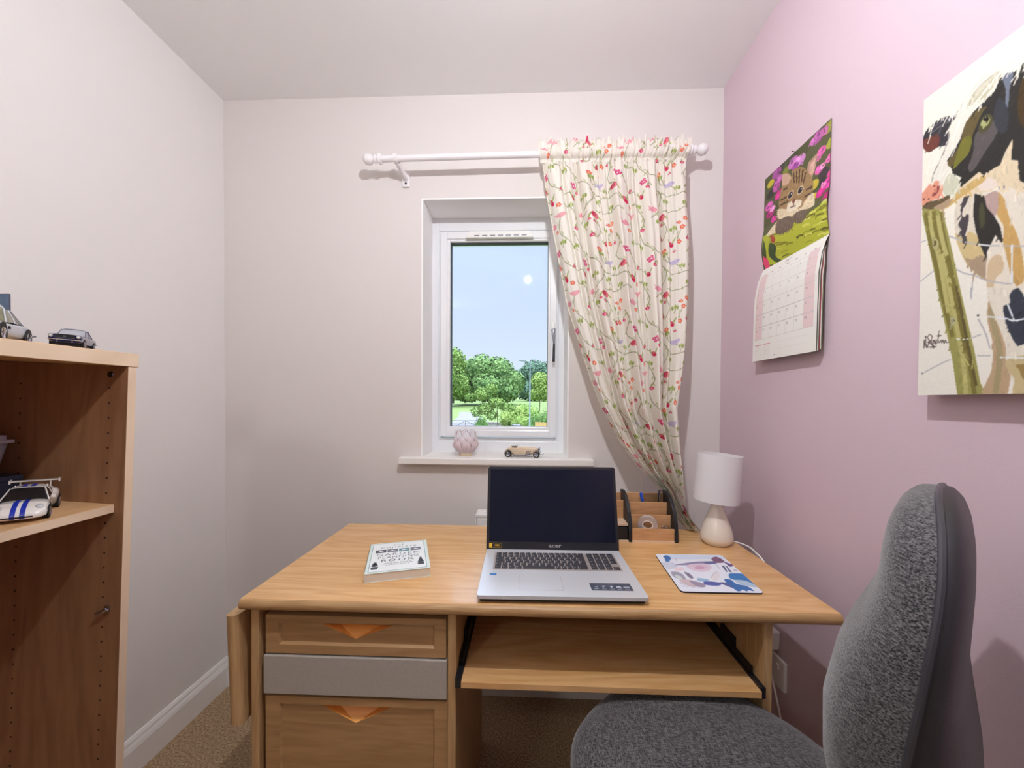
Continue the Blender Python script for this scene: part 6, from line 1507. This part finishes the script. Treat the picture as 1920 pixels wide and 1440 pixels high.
# ---------------------------------------------------------------- outside
mat('grass', (94, 114, 56), .95, color2=(84, 104, 48), scale=1.2); mat('gravel', (108, 106, 108), .95, noise=.15, scale=4)
mat('bark', (96, 84, 70), .9); mat('galvanised', (126, 138, 146), .5, .3); mat('gate_paint', (84, 84, 92), .7); mat('stone', (150, 146, 136), .9, noise=.5, scale=3); mat('fence_wood', (206, 164, 108), .8, noise=.2, scale=6); mat('car_paint_dark', (44, 50, 64), .25); mat('road', (120, 120, 124), .9)
for nm, c1, c2 in (('leaf_mid', (122, 150, 90), (78, 110, 64)), ('leaf_haze', (100, 126, 106), (72, 100, 84)), ('leaf_bright', (146, 166, 92), (108, 136, 66)), ('leaf_young', (132, 156, 84), (92, 122, 60)), ('leaf_hedge', (104, 136, 70), (62, 92, 48))):  # farthest leaves carry distance haze in their colour
    m = mat(nm, c1, .8, color2=c2, scale=.9, spec=.15); n = m.node_tree.nodes; l = m.node_tree.links
    [x for x in n if x.type == 'TEX_NOISE'][0].inputs['Scale'].default_value = .55 if nm in ('leaf_mid', 'leaf_haze') else 1.4
GZ = -2.3
def gz_at(y): return GZ+max(0, min(1, (y-45)/70))*3.25 if y > 45 else GZ
b = B('grass'); ys = [1.9+.0, 20, 45]+list(range(52, 120, 7))+[150, 260]
b.rings([[(-160, y, gz_at(y) if y < 116 else GZ+3.25+(y-116)*.02), (160, y, gz_at(y) if y < 116 else GZ+3.25+(y-116)*.02)] for y in ys], cap=False, closed=False)
tag(struct(b.build('ground')), 'sloping green grass field outside the window', 'field')
b = B('gravel'); b.rings([[(x0, y, gz_at(y)+.03), (x1, y, gz_at(y)+.03)] for x0, x1, y in ((-9.5, 1, 30), (-10, -2.5, 44), (-10.5, -4.6, 52), (-10.8, -6.0, 58), (-11.6, -8.4, 66), (-13, -11, 74))], cap=False, closed=False)
tag(struct(b.build('track')), 'pale gravel track beyond the gate', 'track')
def foliage(b, blobs, nleaf, size, seed, core=True):
    rs = np.random.RandomState(seed); wts = np.array([r[3]**2 for r in blobs], float); wts /= wts.sum()
    V, F = [], []
    for i in range(nleaf):
        c = blobs[rs.choice(len(blobs), p=wts)]; d = rs.normal(size=3); d /= np.linalg.norm(d); rad = rs.uniform(.72, 1.06)**1; p = np.array(c[:3])+d*rad*np.array([c[3], c[3], c[4] if len(c) > 4 else c[3]])
        a = rs.normal(size=3); a -= a.dot(d)*d*.6; a /= np.linalg.norm(a); w = np.cross(a, d+rs.normal(size=3)*.4); w /= (np.linalg.norm(w)+1e-9); s_ = size*rs.uniform(.6, 1.4)
        k = len(V); V += [p-a*s_, p+w*s_*.5, p+a*s_, p-w*s_*.5]; F.append((k, k+1, k+2, k+3))
    vs_ = [b.bm.verts.new(Vector(v)) for v in V]
    for f in F: b.bm.faces.new([vs_[i] for i in f]).material_index = b.cur
    if core:
        for c in blobs:
            bm = bmesh.new(); bmesh.ops.create_icosphere(bm, subdivisions=3, radius=1)
            for v in bm.verts:
                k = .80*(1+.10*math.sin(v.co.x*7+c[0])*math.sin(v.co.z*6+c[2])); v.co = Vector((v.co.x*c[3]*k+c[0], v.co.y*c[3]*k+c[1], v.co.z*(c[4] if len(c) > 4 else c[3])*k+c[2]))
            b.add(bm)
    return b
def tree(label, base, blobs, leafm, nleaf, size, seed, tr_r=.25, core=True, group='trees outside the window', trunk_top=None):
    t = thing('tree', label, 'tree', base, group=group)
    lb = [(x-base[0], y-base[1], z-base[2])+tuple(r) for (x, y, z, *r) in blobs]
    foliage(B(leafm), lb, nleaf, size, seed, core).build('crown', t)
    zt2 = trunk_top or max(1.0, min(c[2] for c in lb)+.3)
    bb = B('bark'); bb.tube([(0, 0, -.3), (.05, 0, zt2*.5), (0, 0, zt2)], [tr_r, tr_r*.8, tr_r*.6], 8)
    for k in range(4): c = lb[k % len(lb)]; bb.tube([(0, 0, zt2*.8), (c[0]*.5, c[1]*.5, (zt2+c[2])*.5), (c[0]*.8, c[1]*.8, c[2])], [tr_r*.5, tr_r*.35, tr_r*.15], 6)
    bb.build('trunk', t); return t
def X(px, y): return (px-991)/730.0*y
def Z(py, y): return 1.183-(py-745)/730.0*y
# positions were surveyed as bearing and distance from the house
Y = 100; r = 1/7.3
tree('big round dark green tree in the middle of the far tree line', (X(925, Y), Y, 1.0), [(X(905, Y), Y, Z(690, Y), 4.6, 4.4), (X(935, Y), Y+1, Z(692, Y), 4.4, 4.2), (X(960, Y), Y, Z(712, Y), 3.6, 3.8), (X(885, Y), Y, Z(705, Y), 4.2, 4.2), (X(918, Y), Y-2, Z(720, Y), 5.0, 3.6), (X(950, Y), Y-1, Z(728, Y), 3.8, 2.6), (X(880, Y), Y-1, Z(728, Y), 4.0, 2.6)], 'leaf_mid', 11000, .42, 1, .5)
Y = 92
tree('tree at the left edge of the glass, slightly taller than its neighbour', (X(850, Y), Y, .9), [(X(852, Y), Y, Z(672, Y), 3.0, 3.4), (X(838, Y), Y, Z(700, Y), 4.5, 4.6), (X(858, Y), Y, Z(715, Y), 3.0, 3.6)], 'leaf_young', 6000, .36, 2, .45)
Y = 130
tree('dark green tree tinted bluish for haze on the right of the far tree line', (X(1005, Y), Y, 1.4), [(X(1005, Y), Y, Z(694, Y), 4.6, 4.6), (X(985, Y), Y, Z(712, Y), 3.8, 5.2), (X(1024, Y), Y, Z(700, Y), 4.8, 5.0), (X(1000, Y), Y, Z(722, Y), 5.0, 3.8)], 'leaf_haze', 7000, .5, 3, .5)
Y = 70
tree('bright light green tree at the right edge of the glass', (X(1014, Y), Y, -.95), [(X(1014, Y), Y, Z(708, Y), 1.6, 1.7), (X(1008, Y), Y, Z(732, Y), 1.3, 1.2), (X(1024, Y), Y, Z(728, Y), 1.7, 1.6), (X(1018, Y), Y, Z(720, Y), 1.5, 1.5)], 'leaf_bright', 3500, .22, 4, .10, core=False)
Y = 34
tree('young open tree with yellow-green leaves in the middle foreground outside', (X(935, Y), Y, GZ), [(X(905, Y), Y, Z(733, Y), .75, .6), (X(925, Y), Y, Z(722, Y), .6, .45), (X(885, Y), Y, Z(738, Y), .6, .35), (X(935, Y), Y, Z(748, Y), .8, .5), (X(912, Y), Y, Z(760, Y), .75, .55), (X(955, Y), Y, Z(757, Y), .7, .4), (X(895, Y), Y, Z(765, Y), .5, .5), (X(925, Y), Y, Z(772, Y), .55, .45)], 'leaf_young', 2600, .10, 5, .05, core=False, trunk_top=2.6)
Y = 38
o = foliage(B('leaf_bright'), [((X(980, Y)-X(975, Y)), 0, 1.35, 1.05, .95), (1.1, .2, 2.0, 1.0, 1.2), (-1.0, .1, 1.8, 1.0, 1.1), (.2, -.3, 1.2, 1.3, 1.2), (.3, .1, 2.5, .8, .8)], 3500, .10, 6).build('shrub'); o.location = (X(975, Y), Y, GZ); tag(o, 'bright green rounded shrub left of the street lamp', 'shrub')
Y = 30
o = foliage(B('leaf_hedge'), [(0, 0, 1.3, .8, 1.5), (.9, .1, 1.4, .85, 1.6), (1.8, .1, 1.4, .85, 1.6), (-.5, .1, .7, .5, .9)], 4500, .07, 7).build('hedge'); o.location = (X(1008, Y), Y, GZ); tag(o, 'clipped green hedge at the right edge of the glass', 'hedge')
Y = 31
o = foliage(B('leaf_hedge'), [(0, 0, 1.2, .6, 1.1), (.5, -.1, .8, .55, .8), (-.5, 0, .7, .45, .7)], 2400, .07, 8, ).build('shrub'); o.location = (X(905, Y), Y, GZ); tag(o, 'low dark shrub at the end of the gate', 'shrub')
# street lamp
sl = thing('street_lamp', 'tall grey street lamp with a flat arm pointing left', 'street lamp', (X(996, 28), 28, GZ)); zt3 = Z(672, 28)-GZ
B('galvanised').tube([(0, 0, 0), (0, 0, 1.2), (0, 0, 1.25), (0, 0, zt3)], [.085, .085, .055, .045], 12).build('column', sl, True)
b = B('galvanised'); b.tube([(0, 0, zt3-.1), (-.05, 0, zt3+.05), (-.30, 0, zt3+.08)], .03, 8).prism([(-.25, zt3+.03), (-.80, zt3+.10), (-.80, zt3+.14), (-.25, zt3+.14)], 'y', -.11, .11, .01).build('lamp_head', sl)
# gate
gt = thing('field_gate', 'five-bar metal field gate across the pale track', 'gate', (X(878, 46), 46, GZ)); gw = 1.9
b = B('gate_paint')
for z in (.12, .36, .60, .86, 1.15): b.tube([(-gw, 0, z), (gw, 0, z)], .03, 6)
for a, c_ in (((-gw, .12), (-.2, 1.15)), ((-.2, 1.15), (gw, .12)), ((-gw, .1), (-gw, 1.15)), ((gw, .1), (gw, 1.15)), ((-.2, .1), (-.2, 1.15))): b.tube([(a[0], 0, a[1]), (c_[0], 0, c_[1])], .028, 6)
b.build('gate_bars', gt)
for sg in (-1, 1): B('gate_paint').box(sg*(gw+.12)-.09, sg*(gw+.12)+.09, -.09, .09, 0, 1.35).build('gate_post', gt)
# stone wall, fence, parked car
Y = 40
b = B('stone'); rsx = random.Random(3)
for k in range(26):
    for j in range(6): x = -2.7+k*.21+(j % 2)*.1; b.box(x, x+.2, rsx.uniform(0, .05), .45, j*.22, j*.22+.21+rsx.uniform(0, .04), .03, 1)
o = b.build('stone_wall'); o.location = (X(963, Y), Y, GZ); tag(o, 'low grey dry stone wall behind the parked car', 'wall')
Y = 29
b = B('fence_wood')
for k in range(14): b.box(k*.12, k*.12+.11, 0, .02, 0, 1.95-.007*k, .003, 1)
for z in (.3, 1.0, 1.65): b.box(0, 1.7, .02, .06, z, z+.06)
o = b.build('fence_panel'); o.location = (X(1006, Y), Y, GZ+.0); tag(o, 'light brown timber fence panel in front of the hedge', 'fence')
pk = thing('parked_car', 'dark parked car roof just above the window frame', 'car', (X(967, 35), 35, GZ), PI)
make_car(pk, 2.8, 1.6, 1.42, None, [(-.5, .40, .2, .5), (-.4, .48, .15, .6), (.3, .48, .15, .62), (.5, .40, .2, .45)], [(-.42, .42, .30, .58, .64), (-.32, .43, .34, .58, .86), (-.2, .44, .36, .58, .98), (.05, .44, .36, .58, 1.0), (.12, .44, .36, .58, .92), (.26, .44, .40, .58, .64)], 'car_paint_dark', (-.3, .3), .26)
